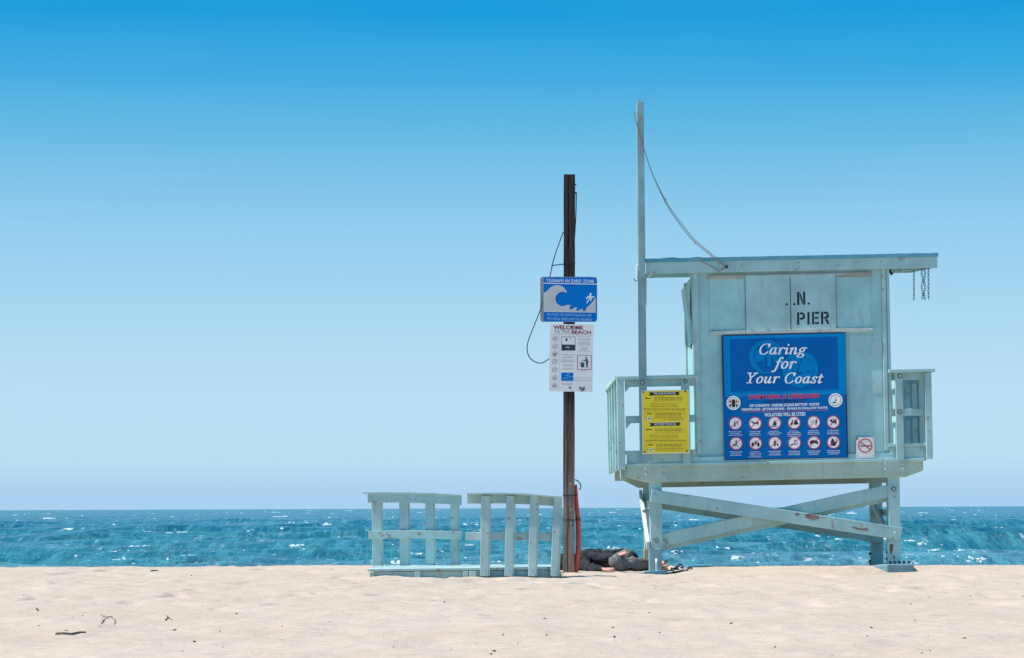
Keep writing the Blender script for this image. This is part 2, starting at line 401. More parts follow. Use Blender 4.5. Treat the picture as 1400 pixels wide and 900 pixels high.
# breaking crests: thousands of small ragged foam ridges lying on the wave tops
fm = MB(); rs = random.Random(5)
def foam_ridge(x, y, L, H, z0):
    n = max(5, min(24, int(L/.28))); vs = []; fs = []; slant = rs.uniform(-.25, .25)
    for i in range(n+1):
        u = i/n*2-1; env = (1-u*u)**.6; hh = H*env*rs.uniform(.25, 1.0); xx = x+u*L/2; yy = y+slant*u*L/2+rs.uniform(-.12, .12)
        d = .25+.5*H*env*rs.uniform(.6, 1.4)
        vs += [(xx, yy-d, z0-.12+rs.uniform(-.05,.05)), (xx+rs.uniform(-.1,.1), yy-d*.4, z0+hh*.65-.05), (xx+rs.uniform(-.1,.1), yy, z0+hh), (xx, yy+d, z0-.1)]
    for i in range(n):
        for k in range(3): fs.append((i*4+k, i*4+k+1, i*4+k+5, i*4+k+4))
    fm.add(vs, fs)
ridges = []
for i in range(2400):
    s = rs.uniform(1.0, 88); d = HS*fpx/s
    x = rs.uniform(-.36, .36)*d; big = rs.random(); sz = max(.45, min(d/300, 6))
    if big < .83: ridges.append((x, d-DIST, rs.uniform(.10, .42)*sz, rs.uniform(.02, .055)*(.6+.4*sz)))
    else:                                    # a breaking crest: ragged pieces close together
        W_ = rs.uniform(.6, 2.3)*sz; h = rs.uniform(.06, .19)*(.65+.35*sz)
        for q in range(rs.randint(4, 9)): ridges.append((x+rs.gauss(0, .27)*W_, d-DIST+rs.uniform(-1, 1)*sz, W_*rs.uniform(.10, .42), h*rs.uniform(.2, 1)))
ridges = [(x, y, min(L, 12), min(H, .8)) for x, y, L, H in ridges]
zz = SEA+wave_h(np.array([q[0] for q in ridges]), np.array([q[1] for q in ridges]))
for q, z in zip(ridges, zz): foam_ridge(*q, float(z))
tag(fm.build('whitecaps', M['foam'], smooth=True), 'scattered white foam crests on the sea', kind='stuff')

# ------------------------------------------------------------------ lettering
def text_mesh(txt, bold=0.0, shear=0.0, spacing=1.0):
    c = bpy.data.curves.new('t', 'FONT'); c.body = txt; c.offset = bold; c.shear = shear; c.space_character = spacing; c.resolution_u = 3
    o = bpy.data.objects.new('t', c); COL.objects.link(o)
    dg = bpy.context.evaluated_depsgraph_get(); me = o.evaluated_get(dg).to_mesh()
    vs = [tuple(v.co) for v in me.vertices]; fs = [tuple(p.vertices) for p in me.polygons]
    o.evaluated_get(dg).to_mesh_clear(); bpy.data.objects.remove(o); bpy.data.curves.remove(c)
    return vs, fs
def put_text(fr, mb, txt, x0, y0, x1, y1, Y, bold=0.0, shear=0.0, spacing=1.0, mi=0):
    """fit a line of type into a rectangle of the sign (flat print on the face)"""
    vs, fs = text_mesh(txt, bold, shear, spacing)
    a = min(v[0] for v in vs); b = max(v[0] for v in vs); c = min(v[1] for v in vs); d = max(v[1] for v in vs)
    X0, X1, Z0, Z1 = fr.rect(x0, y0, x1, y1, Y)
    mb.add([(X0+(v[0]-a)/(b-a)*(X1-X0), Y, Z0+(v[1]-c)/(d-c)*(Z1-Z0)) for v in vs], fs, mi)
def flat(fr, mb, pts, Y, mi=0):
    """flat printed shape from outline points"""
    q = [fr.p(a, b, Y) for a, b in pts]
    ar = sum(q[i][0]*q[(i+1)%len(q)][1]-q[(i+1)%len(q)][0]*q[i][1] for i in range(len(q)))
    if ar < 0: q = q[::-1]
    bm = bmesh.new(); f = bm.faces.new([bm.verts.new((x, Y, z)) for x, z in q]); f.normal_update(); bmesh.ops.triangulate(bm, faces=[f])
    bm.verts.index_update()
    mb.add([tuple(v.co) for v in bm.verts], [tuple(v.index for v in g.verts) for g in bm.faces], mi); bm.free()
def fdisc(fr, mb, cx, cy, r, Y, mi=0, n=28, r2=None, sy=1):
    c = fr.p3(cx, cy, Y); k = (1+(fr.Y+Y)/DIST)/SCALE; r *= k
    o = [(c[0]+r*math.cos(2*math.pi*i/n), Y, c[2]+sy*r*math.sin(2*math.pi*i/n)) for i in range(n)]
    if r2 is None: mb.add(o, [tuple(range(n))], mi)
    else:
        r2 *= k; q = [(c[0]+r2*math.cos(2*math.pi*i/n), Y, c[2]+sy*r2*math.sin(2*math.pi*i/n)) for i in range(n)]
        mb.add(o+q, [(i, (i+1)%n, n+(i+1)%n, n+i) for i in range(n)], mi)
def fline(fr, mb, a, b, w, Y, mi=0):
    dx, dy = b[0]-a[0], b[1]-a[1]; L = math.hypot(dx, dy) or 1; nx, ny = -dy/L*w/2, dx/L*w/2
    flat(fr, mb, [(a[0]+nx,a[1]+ny),(b[0]+nx,b[1]+ny),(b[0]-nx,b[1]-ny),(a[0]-nx,a[1]-ny)], Y, mi)
def words(fr, mb, x0, x1, y, h, Y, seed, mi=0, word=(2.0, 6.0), gap=.9, slope=0):
    """a line of print too small to read: only its word shapes"""
    r_ = random.Random(seed); x = x0
    while x < x1-.8:
        w = min(r_.uniform(*word), x1-x); q = 0
        while q < w-.3:
            lw = min(r_.uniform(.45, .8), w-q); hh = h*r_.choice((.62, .7, .7, 1.0)); flat(fr, mb, [(x+q,y),(x+q+lw*.72,y),(x+q+lw*.72,y-hh),(x+q,y-hh)], Y, mi); q += lw
        x += w+gap
def smooth_pts(p, n=6):
    out = []
    for i in range(len(p)-1):
        a, b, c, d = p[max(i-1,0)], p[i], p[i+1], p[min(i+2,len(p)-1)]
        for k in range(n):
            t = k/n
            out.append(tuple(.5*((2*b[j])+(-a[j]+c[j])*t+(2*a[j]-5*b[j]+4*c[j]-d[j])*t*t+(-a[j]+3*b[j]-3*c[j]+d[j])*t**3) for j in (0,1)))
    out.append(p[-1]); return out
# italic serif alphabet drawn as broad-nib strokes (em units: cap height .70, x-height .44)
GL = {
 'C': (.62, [[(.54,.52),(.51,.63),(.41,.69),(.27,.68),(.13,.56),(.07,.36),(.11,.14),(.23,.01),(.37,.0),(.48,.07),(.55,.17)], [(.555,.70),(.545,.50)]]),
 'a': (.47, [[(.30,.40),(.21,.44),(.10,.36),(.05,.20),(.09,.04),(.18,.0),(.27,.09),(.32,.22)], [(.33,.44),(.325,.12),(.36,.01),(.46,.08)]]),
 'r': (.36, [[(.02,.38),(.10,.43),(.11,.36),(.10,.0)], [(.10,.22),(.17,.38),(.25,.44),(.34,.40),(.34,.37)]]),
 'i': (.25, [[(.02,.37),(.10,.43),(.11,.36),(.10,.08),(.14,.0),(.23,.08)], [(.125,.60),(.127,.66)]]),
 'n': (.50, [[(.02,.38),(.09,.43),(.10,.36),(.09,.0)], [(.09,.22),(.17,.38),(.28,.44),(.35,.36),(.34,.10),(.38,.0),(.48,.08)]]),
 'g': (.46, [[(.22,.44),(.12,.38),(.08,.27),(.14,.17),(.23,.16),(.31,.23),(.33,.35),(.27,.43),(.22,.44)], [(.31,.39),(.38,.44),(.45,.42)], [(.14,.17),(.09,.09),(.15,.04),(.29,.02),(.35,-.07),(.29,-.18),(.15,-.21),(.04,-.16),(.04,-.07),(.14,.02)]]),
 'f': (.34, [[(.38,.63),(.33,.70),(.25,.66),(.20,.50),(.15,.10),(.09,-.14),(.01,-.22),(-.07,-.17)], [(.06,.42),(.34,.42)]]),
 'o': (.44, [[(.22,.44),(.11,.36),(.06,.20),(.11,.05),(.20,.0),(.31,.07),(.37,.24),(.32,.39),(.22,.44)]]),
 'Y': (.60, [[(.02,.685),(.24,.685)], [(.12,.69),(.28,.36)], [(.42,.685),(.62,.685)], [(.54,.69),(.42,.52),(.28,.36)], [(.28,.38),(.27,.02)], [(.14,.012),(.40,.012)]]),
 'u': (.50, [[(.02,.38),(.10,.43),(.10,.34),(.08,.10),(.14,.0),(.24,.06),(.33,.22)], [(.35,.44),(.33,.10),(.38,.0),(.48,.08)]]),
 's': (.36, [[(.29,.34),(.28,.42),(.19,.44),(.10,.38),(.12,.28),(.22,.20),(.27,.11),(.21,.01),(.11,.0),(.05,.05),(.05,.12)]]),
 't': (.30, [[(.15,.60),(.11,.20),(.11,.05),(.16,.0),(.26,.08)], [(.02,.42),(.28,.42)]]),
 ' ': (.26, []),
}
def script_line(fr, mb, txt, x0, x1, base, cap, Y, mi=0, shear=.24, thick=.112, thin=.042):
    """italic serif line: baseline row, cap row, left and right limits"""
    adv = 0; strokes = []
    for ch in txt:
        w, st = GL[ch]
        for p in st: strokes.append([(adv+a, b) for a, b in smooth_pts(p)])
        adv += w+.035
    allx = [a+b*shear for p in strokes for a, b in p]; mn, mx = min(allx), max(allx)
    k = (x1-x0)/(mx-mn); kv = (base-cap)/.70
    Y0 = Y
    for si, p in enumerate(strokes):
        L = []; Rr = []; Y = Y0-.0004*(si % 5)
        for i, (a, b) in enumerate(p):
            q = p[min(i+1,len(p)-1)]; o = p[max(i-1,0)]; dx, dy = q[0]-o[0], q[1]-o[1]; l = math.hypot(dx, dy) or 1
            s = abs(dy/l); wd = (thin+(thick-thin)*s**1.4)/2
            nx, ny = -dy/l*wd, dx/l*wd
            L.append((a+nx, b+ny)); Rr.append((a-nx, b-ny))
        P = lambda a, b: (x0+(a+b*shear-mn)*k, base-b*kv)
        for i in range(len(p)-1):
            q = [fr.p3(*P(*L[i]), Y), fr.p3(*P(*L[i+1]), Y), fr.p3(*P(*Rr[i+1]), Y), fr.p3(*P(*Rr[i]), Y)]
            mb.add(q, [(0,1,2,3)], mi)
        for e in (0, -1):       # ball ends
            c = P(*p[e]); fdisc(fr, mb, c[0], c[1], thick*kv*.36, Y0-.0022-.0003*(1+e), mi, 8)

EPS = .0025
# ------------------------------------------------------------------ lifeguard tower
T = Frame('lifeguard_tower', 1069, 783, 0.0, 1.15)
tag(T.root, 'pale teal wooden lifeguard tower on legs with flat roof, stencilled N. PIER', 'lifeguard tower')
TR = T.root
DK = 3.0            # deck depth
CB = 1.42           # cabin depth
LG = 1.42           # rear leg row

# bolts share one mesh
bolt_me = MB().tube([(0,.004,0),(0,-.010,0),(0,-.014,0)], [.022,.022,.014], 10).mesh('bolt', M['paint_bolt'])
dbolt_me = MB().tube([(0,.004,0),(0,-.012,0)], .030, 12).tube([(0,.0,0),(0,-.026,0)], .013, 6, 1).mesh('bolt_washer', [M['bolt'], M['paint_bolt']])
def bolt(px, py, Y, parent, dark=False, s=1.0, name='bolt'):
    o = bpy.data.objects.new(name, dbolt_me if dark else bolt_me); COL.objects.link(o); o.parent = parent; o.location = T.p3(px, py, Y); o.scale = (s, 1, s); return o

# --- deck, beams
def xz(pts, Y=0.0): return [T.p(a, b, Y) for a, b in pts]
fb = MB().prism(xz([(855,637.2),(1262,628.2),(1262,643.5),(1238,652.5),(886,660.3),(855,652.5)]), -.02, .08).build('front_beam', M['beam'], TR, .008)
lp = MB().prism(xz([(857,638.0),(912,636.8),(912,659.0),(887,659.6),(857,652.0)]), -.032, -.0205).build('splice_plate', M['beam'], fb, .003)
rp = MB().prism(xz([(1207,630.6),(1238,629.9),(1238,651.8),(1207,652.5)]), -.032, -.0205).build('splice_plate', M['beam'], fb, .003)
for a, b in ((883,641),(883.4,649.6),(907.5,640.4),(907.8,649)): bolt(a, b, -.033, lp)
for a, b in ((1210.5,634),(1234.5,633.4),(1210.7,642.2),(1234.8,641.6)): bolt(a, b, -.033, rp)
z_deck = T.p(1060, 632.5)[1]
xL, xR = T.p(855, 637)[0], T.p(1262, 628)[0]
zb = T.p(1060, 656)[1]
rb = MB().prism([(xL,z_deck-.02),(xR,z_deck-.02),(xR,zb+.06),(xR-.22,zb-.055),(xL+.22,zb-.055),(xL,zb+.06)], LG-.10, LG+.05).build('rear_beam', M['beam'], TR, .008)
for i, px in enumerate(np.linspace(870, 1248, 6)):
    x = T.p(px, 640)[0]; MB().box(x-.022, x+.022, .085, DK-.03, z_deck-.135, z_deck-.022).build('joist', M['paint'], TR, .004)
eb = MB().box(xL, xR, DK-.025, DK+.02, z_deck-.15, z_deck-.002).build('ocean_side_beam', M['beam'], TR, .006)
nb = 21
for i in range(nb):
    y0 = -.045+i*(DK+.09)/nb
    MB().box(xL-.012, xR+.012, y0, y0+(DK+.09)/nb-.008, z_deck-.018, z_deck+.018).build('deck_board', M['paint_x'], TR, .004)

# --- cabin
zw0, zw1 = z_deck+.02, T.p(1083, 370)[1]
cx0, cx1 = T.p(952, 500)[0], T.p(1214, 495)[0]
wl_ = MB()
wl_.box(cx0, cx1, 0, .03, zw0, zw1)
wall = wl_.build('front_wall', M['wall'], TR)
MB().box(cx0, cx0+.03, .031, CB-.031, zw0, zw1).build('side_wall', M['wall'], TR)
MB().box(cx1-.03, cx1, .031, CB-.031, zw0, zw1).build('side_wall', M['wall'], TR)
bw = MB().box(cx0, cx0+.9, CB-.03, CB, zw0, zw1).box(cx1-.55, cx1, CB-.03, CB, zw0, zw1).box(cx0+.9, cx1-.55, CB-.03, CB, zw0+2.0, zw1).build('ocean_side_wall', M['wall'], TR)
dr = MB().box(cx0+.903, cx1-.553, CB-.025, CB+.01, zw0+.01, zw0+1.995).build('door', M['panel'], TR, .004)
MB().tube([(cx1-.63, CB+.012, zw0+.95), (cx1-.63, CB+.06, zw0+.95)], .025, 10).build('handle', M['bolt'], dr)
# trims
T.part('corner_trim', 950.0, 371.5, 957.0, 620, -.022, -.0005, M['paint_z'])
T.part('corner_trim', 1207.5, 367.5, 1213, 616, -.022, -.0005, M['paint_z'])
MB().box(cx1+.0005, cx1+.034, -.012, .10, zw0+.08, zw1).build('corner_trim', M['paint_z'], TR, .004)
MB().box(cx0-.022, cx0-.0005, -.012, .075, zw0+.08, zw1).build('corner_trim', M['paint_z'], TR, .004)
MB().box(cx0-.024, cx0-.0005, .17, .25, zw0+.08, zw1).build('side_batten', M['paint_z'], TR, .004)
MB().box(cx0-.024, cx0-.0005, CB-.09, CB+.01, zw0+.08, zw1).build('side_batten', M['paint_z'], TR, .004)
T.part('skirting_board', 943, 622.2, 1223, 634.2, -.030, -.0225, M['wall'], bevel=.003)
# sliding shutters and their tracks
tr1 = MB(); T.box(tr1, 968, 374.4, 1191.5, 379.4, -.030, -.0005); t1 = tr1.build('shutter_track', M['track'], TR, .003)
tr2 = MB(); T.box(tr2, 970.5, 450.6, 1195, 455.4, -.040, -.0005); t2 = tr2.build('shutter_track', M['track_low'], TR, .003)
for a, b in ((973,380.2),(1016,379.2),(1144.5,376.4),(1188,374.8)): bolt(a, b-.6, -.0305, t1, s=.5, name='screw').data = bolt_me
for a, b in ((973.5,456),(1018,454.6),(1147,452.0),(1191,450.8)): bolt(a, b-.4, -.0405, t2, s=.5, name='screw')
pn1 = T.part('sliding_shutter', 1020, 376.4, 1080.2, 451.5, -.034, -.0008, M['panel'], bevel=.003)
pn2 = T.part('sliding_shutter', 1081.4, 375.4, 1142.4, 450.5, -.0335, -.0008, M['panel'], bevel=.003)
T.part('shutter_recess_panel', 970, 380.6, 1018.5, 451.4, -.008, -.0006, M['wall'], bevel=.002)
T.part('shutter_recess_panel', 1144, 378.4, 1191, 448.6, -.008, -.0006, M['wall'], bevel=.002)
T.part('lower_wall_panel', 1162, 458, 1206.5, 621.0, -.005, -.0006, M['wall'], bevel=.001)
# repaired patches on the wall, a touch thicker than the sheet
T.part('wall_patch', 1192.5, 506, 1206, 538, -.008, -.0055, M['panel'], bevel=.001)
T.part('wall_patch', 1191, 466, 1206.2, 488, -.008, -.0055, M['panel'], bevel=.001)
T.part('wall_patch', 1167, 527, 1170, 545, -.009, -.0055, M['wall'], bevel=.001)
# stencil on the shutters
Ys = -.0350
st = MB()
def sp(pts): flat(T, st, pts, Ys)
sx, sy = 1089.8, 399.2          # N with stencil bridges
sp([(sx,sy+.3),(sx+3.1,sy+.3),(sx+3.1,sy+18),(sx,sy+18.2)]); sp([(sx+8.1,sy-.1),(sx+11.2,sy-.2),(sx+11.2,sy+17.6),(sx+8.1,sy+17.8)])
sp([(sx+3.7,sy+.4),(sx+5.2,sy+3.2),(sx+7.5,sy+11),(sx+7.5,sy+17.6),(sx+6.3,sy+15.2),(sx+3.7,sy+6)])
def letter():
    global st
    st.build('stencil_letter', M['stencil'], pn2); st = MB()
letter()
for a, b in ((1105.6,415.2),(1086.0,416.0),(1075.6,416.3)):
    fdisc(T, st, a, b, 1.7, Ys, n=10); st.build('stencil_dot', M['stencil'], pn2); st = MB()
px_, py_ = 1089.8, 427.2
# P
sp([(px_,py_),(px_+3.0,py_),(px_+3.0,py_+17.2),(px_,py_+17.3)]); sp([(px_+3.8,py_),(px_+8.2,py_+.2),(px_+10.6,py_+2.4),(px_+7.6,py_+3.4),(px_+3.8,py_+2.8)])
sp([(px_+10.8,py_+2.6),(px_+10.8,py_+7.4),(px_+8.4,py_+10),(px_+3.8,py_+10.2),(px_+3.8,py_+7.4),(px_+7.2,py_+7.2),(px_+7.8,py_+3.6)])
letter()
sp([(px_+14,py_-.4),(px_+17,py_-.4),(px_+17,py_+16.8),(px_+14,py_+16.9)])
letter()
sp([(px_+20.4,py_-.6),(px_+23.2,py_-.6),(px_+23.2,py_+16.5),(px_+20.4,py_+16.6)])
for k_ in (0, 7, 14): sp([(px_+24,py_-.7+k_),(px_+30 if k_ != 7 else px_+28.6,py_-.8+k_),(px_+30 if k_ != 7 else px_+28.6,py_+1.9+k_),(px_+24,py_+2+k_)])
letter()
sp([(px_+32.8,py_-.9),(px_+35.8,py_-.9),(px_+35.8,py_+16.2),(px_+32.8,py_+16.3)]); sp([(px_+36.6,py_-.9),(px_+40.6,py_-.8),(px_+43.4,py_+1.4),(px_+40.2,py_+2.2),(px_+36.6,py_+1.9)])
sp([(px_+43.5,py_+1.7),(px_+43.5,py_+6),(px_+41.4,py_+8.4),(px_+36.6,py_+8.6),(px_+36.6,py_+6),(px_+39.8,py_+5.9),(px_+40.3,py_+2.6)])
sp([(px_+38,py_+9.2),(px_+41.2,py_+9),(px_+44.4,py_+16),(px_+41.2,py_+16.1)])
letter()

# --- roof: flat slab, rising a little towards the sea
rx0, rx1 = T.p(883, 366)[0], T.p(1280, 356)[0]
zt = T.p(1081, 351.6)[1]; zb2 = T.p(1081, 372.6)[1]
RY0, RY1, RUP = -.075, 1.72, .12
roof = MB(); 
def slab(mb, x0, x1, y0, y1, za, zb_, k=RUP/(1.8)):
    v = []
    for z in (za, zb_):
        for x, y in ((x0,y0),(x1,y0),(x1,y1),(x0,y1)): v.append((x, y, z+k*(y-RY0)))
    return mb.add(v, [(3,2,1,0),(4,5,6,7),(0,1,5,4),(1,2,6,5),(2,3,7,6),(3,0,4,7)])
roof = slab(MB(), rx0+.012, rx1-.012, RY0+.03, RY1-.03, zt-.075, zt-.022).build('roof', M['paint'], TR)
# ragged roofing-felt edge on top of the fascia
fe = MB(); rr = random.Random(3); n = 60
top = []
for i in range(n+1):
    u = i/n; lift = .004*rr.random()+(.010 if (.06 < u < .11 or .165 < u < .20) else 0)*rr.uniform(.6, 1)
    top.append((rx0-.012+u*(rx1-rx0+.024), zt+.004+lift))
fe.prism(top+[(rx1+.012, zt-.040), (rx0-.012, zt-.040)], RY0-.012, RY0-.0005)
felt = slab(fe, rx0-.012, rx1+.012, RY0, RY1+.012, zt-.020, zt-.002).build('roofing_felt', plain('blue_grey_roofing_felt', (.11,.34,.43), .8, .2), roof)
ff = MB().box(rx0, rx1, RY0, RY0+.028, zb2+.012, zt-.022).build('fascia_board', M['paint_x'], roof, .004)
for px, py in ((1082,365),(1020,368.6),(948,369),(963,369),(1171,356),(1198,361)): bolt(px, py, RY0-.001, roof, s=.32, name='nail').data = bolt_me
kf = RUP/1.8*(RY1-RY0)
MB().box(rx0, rx1, RY1-.028, RY1, zb2+.012+kf, zt-.022+kf).build('fascia_board', M['paint_x'], roof, .004)
for xa, xb in ((rx0, rx0+.028), (rx1-.028, rx1)):
    slab(MB(), xa, xb, RY0+.029, RY1-.029, zb2+.016, zt-.023).build('fascia_board', M['paint'], roof, .004)
for i in range(7):
    x = rx0+.12+i*(rx1-rx0-.24)/6; slab(MB(), x-.022, x+.022, RY0+.03, RY1-.03, zb2+.028, zt-.077).build('rafter', M['paint'], roof)

# --- legs, sleeves, feet
def leg(px0, px1, py0, py1, Ya, Yb, name='leg'): return T.part(name, px0, py0, px1, py1, Ya, Yb, M['paint_z'], bevel=.008)
l1 = leg(888.6, 905.6, 659, 752, -.005, .145); s1 = T.part('steel_sleeve', 887.8, 750.8, 905.0, 784, -.012, .152, M['steel'], l1)
l2 = leg(1214.8, 1230.8, 652, 742, -.005, .145); s2 = T.part('steel_sleeve', 1214.6, 741, 1231.6, 776, -.012, .152, M['paint_z'], l2)
xr1 = T.p(897, 700)[0]; xr2 = T.p(1222.5, 700)[0]
zg = T.p(1069, 788)[1]
l3 = MB().box(xr1-.07, xr1+.075, LG-.09, LG+.06, zg+.02, zb-.05).build('leg', M['paint_z'], TR, .008)
l4 = MB().box(xr2-.072, xr2+.072, LG-.09, LG+.06, zg-.06, zb-.05).build('leg', M['paint_z'], TR, .008)
MB().box(xr1-.078, xr1+.083, LG-.098, LG+.068, zg+.02, zg+.33).build('steel_sleeve', plain('algae_stained_steel', (.33,.36,.24), .8, .2, var=.25), l3, .004)
bolt(1222, 669, -.006, l2, True, .9); bolt(897.3, 739, -.006, l1, True, .8); bolt(895, 677, -.045, l1)
for py in (755, 764): 
    for a, pr in ((1213.6, s2),):
        p = T.p3(a, py, .06); o = MB().tube([(p[0]-.022,p[1],p[2]),(p[0]+.01,p[1],p[2])], .014, 8).build('bolt', M['bolt'], pr)
for py in (757, 767):
    x, z = xr2-.072, T.p(1200, py, LG)[1]; MB().tube([(x-.028,LG,z),(x+.005,LG,z)], .016, 8).build('bolt', M['bolt'], l4)
# near foot: rounded steel plate with a welded stake
fp = MB(); T.box(fp, 880.5, 781.4, 914.8, 786.6, -.16, .22); foot1 = fp.build('foot_plate', plain('bare_grey_green_steel', (.42,.55,.55), .4, .5, .2), TR, .018, segs=3)
x, z = T.p(897.6, 782); MB().tube([(x,-.05,z-.03),(x,-.05,z+.10),(x,-.05,z+.158)], [.013,.012,.016], 8).build('stake', plain('white_painted_steel', (.75,.78,.78), .4), foot1, smooth=True)
for q in (-.135, .14):
    x, z = T.p(898+q*115, 781)
# far-right footing: chunky concrete-filled steel shoe with a slanted flank
ft = MB()
a0, a1, b0, b1 = *T.p(1208.5, 785.5), *T.p(1243, 771.5)
zB, zT = a1-.08, b1+.012
P2 = [(a0-.23, -.10), (a0-.01, -.33), (b0, -.33), (b0, .26), (a0-.10, .30)]
n_ = len(P2)
vs = [(x, y, zB) for x, y in P2]+[(x, y, zT-(.035 if x < a0-.1 else 0)) for x, y in P2]
ft.add(vs, [tuple(range(n_-1,-1,-1)), tuple(range(n_, 2*n_))]+[(i, (i+1)%n_, n_+(i+1)%n_, n_+i) for i in range(n_)])
foot2 = ft.build('footing', plain('dark_blue_grey_footing', (.15,.27,.31), .6, .3, var=.3, sc=6, bump=.3), TR, .014)
for q in np.linspace(1213, 1238, 5):
    x, z = T.p(q, 771.5); MB().tube([(x,-.22,zT-.01),(x,-.22,zT+.035)], .012, 8).build('bolt', M['dark'], foot2)
x = a0-.17; MB().tube([(x,-.08,zT-.05),(x,-.08,zT+.02)], .012, 8).build('bolt', M['dark'], foot2)
# --- cross braces (front pair, rear pair) and side braces
def brace(a, b, Y, w, h, mat=None, name='cross_brace'):
    pa, pb = T.p3(*a, 0), T.p3(*b, 0)
    return MB().bar((pa[0],Y,pa[2]), (pb[0],Y,pb[2]), w, h, (0,0,1), ).build(name, mat or M['paint'], TR, .006)
br1 = brace((889.5, 677.6), (1231, 730.2), -.046, .075, .150)
br2 = brace((905, 738.6), (1216, 671.2), .055, .085, .150)
pa, pb = T.p3(905, 745.4), T.p3(1214, 677.4); MB().bar((pa[0],.135,pa[2]), (pb[0],.135,pb[2]), .07, .15).build('cross_brace', M['paint'], TR, .006)
bolt(1224, 729.4, -.0845, br1); bolt(894.6, 677, -.0845, br1)
chipm = plain('bare_reddish_primer', (.27,.165,.15), .8, .2, var=.3, sc=14)
for pts_ in ([(1100,703.6),(1106,702.2),(1114,703.4),(1120.5,706.4),(1119,710),(1110,710.6),(1102,708.4)], [(1086.5,702.4),(1091,701.6),(1094,703.2),(1090,705),(1087,704.6)], [(1164,719.6),(1169,720.6),(1176,722.6),(1186,722),(1187,724.2),(1180,725.4),(1172,724),(1165,721.4)]):
    mb = MB(); flat(T, mb, pts_, -.0850); mb.build('bare_patch', chipm, br1)
mb = MB(); flat(T, mb, [(1216.4,744),(1221.6,744.4),(1220.8,752),(1218.6,759),(1217,757),(1216.2,750)], -.0135); flat(T, mb, [(1221,759.6),(1223.6,760.2),(1223,765),(1221,764)], -.0135); mb.build('rust_stain', plain('thin_rust_stain', (.24,.13,.095), .85, .2, var=.35, sc=20), s2)
pa, pb = T.p3(889.5, 684, 0), T.p3(1231, 737, 0)
MB().bar((pa[0],LG-.14,pa[2]-.0), (pb[0],LG-.14,pb[2]-.0), .08, .15).build('cross_brace', M['paint'], TR, .006)
def seg3(p, q, w, h, name, up=(1,0,0)): return MB().bar(p, q, w, h, up).build(name, M['lit_side'], TR, .005)  # sun on the brace is put into its paler paint
z_hi, z_lo = T.p(890, 676)[1], T.p(890, 746)[1]
xo = T.p(888, 710)[0]
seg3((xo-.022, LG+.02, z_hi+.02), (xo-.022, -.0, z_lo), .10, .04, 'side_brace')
xo2 = T.p(1214, 700)[0]
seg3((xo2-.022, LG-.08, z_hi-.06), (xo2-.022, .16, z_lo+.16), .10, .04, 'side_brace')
MB().box(xr2-.05, xr2+.05, .15, LG-.1, T.p(1200,706)[1], T.p(1200,697)[1]).build('side_rail', M['paint'], TR, .005)
MB().box(xr1-.05, xr1+.05, .15, LG-.1, T.p(890,696)[1], T.p(890,684)[1]).build('side_rail', M['paint'], TR, .005)

# --- railings
zc = z_deck
def yboards(x0, x1, y0, y1, z0, z1, name, mat=None): return MB().box(x0, x1, y0, y1, z0, z1).build(name, mat or M['paint'], TR, .005)
# front left bay
T.part('post', 844.2, 519, 854.0, 643.0, -.06, .03, M['paint_z'])
T.part('cap_rail', 842.6, 513.4, 955.0, 518.4, -.075, .065, M['paint_x'])
T.part('top_rail', 854.3, 518.7, 952.0, 528.5, -.005, .035, M['paint_x'])
T.part('mid_rail', 855.5, 568.0, 952.0, 578.0, -.005, .035, M['paint_x'])
T.part('toe_cap', 853, 615.6, 952.0, 620.8, -.035, .04, M['paint_x'])
tb = T.part('toe_board', 857, 621.0, 952.0, 634.5, -.020, .02, M['paint_x'])
for a, b in ((861,630.5),(905,629.5),(949,629)): bolt(a, b, -.0205, tb, s=.5)
p2 = T.part('post', 932.4, 517.5, 943.4, 634.6, -.052, -.006, M['paint_z']); bolt(937, 521.8, -.053, p2, True, .9)
g = MB().prism(xz([(854.3,528.6),(861.5,528.6),(854.6,537)]), -.02, .01).build('corner_gusset', M['paint'], TR)
g = MB().prism(xz([(855.6,578.2),(863,578.2),(855.8,587)]), -.02, .01).build('corner_gusset', M['paint'], TR)
# left side, running back to the sea side
xs0, xs1 = T.p(844.2, 580)[0], T.p(854, 580)[0]
zr0, zr1 = T.p(848, 518.4)[1], T.p(848, 513.4)[1]
MB().box(xs0-.02, xs1+.0, .0655, DK+.05, zr0, zr1).build('cap_rail', M['paint'], TR, .005)
zm = T.p(849, 573)[1]
yboards(xs1-.045, xs1-.004, .04, DK-.05, zr0-.095, zr0-.002, 'top_rail'); yboards(xs1-.045, xs1-.004, .04, DK-.05, zm-.045, zm+.045, 'mid_rail')
zlow = T.p(849, 643)[1]
for y in (.78, 1.55, 2.3, DK-.06):
    yboards(xs0, xs1-.046, y-.06, y+.03, zlow, zr0-.003, 'post', M['paint_z'])
yboards(xs1-.040, xs1-.006, .06, DK-.02, zc+.02, zc+.15, 'toe_board')
# front right bay
T.part('post', 1265.6, 509.6, 1274.6, 627.4, -.06, .03, M['paint_z'])
T.part('cap_rail', 1215.0, 504.4, 1278.4, 509.2, -.075, .065, M['paint_x'])
T.part('top_rail', 1216.0, 509.5, 1266.4, 519.8, .032, .072, M['paint_x'])
T.part('mid_rail', 1216.0, 559.0, 1265.8, 568.8, .0, .04, M['paint_x'])
T.part('toe_cap', 1215.4, 606.2, 1268.0, 611.2, -.035, .04, M['paint_x'])
tb = T.part('toe_board', 1216.0, 611.4, 1266.4, 627.0, -.020, .02, M['paint_x'])
for a, b in ((1218.4,620.8),(1260.8,613.2),(1261,618),(1261,622)): bolt(a, b, -.0205, tb, s=.5)
p3_ = T.part('post', 1224.8, 509.4, 1235.2, 628.4, -.052, -.0205, M['paint_z']); bolt(1230, 514.4, -.053, p3_, True, .95); bolt(1230, 563.2, -.053, p3_, True, .95)
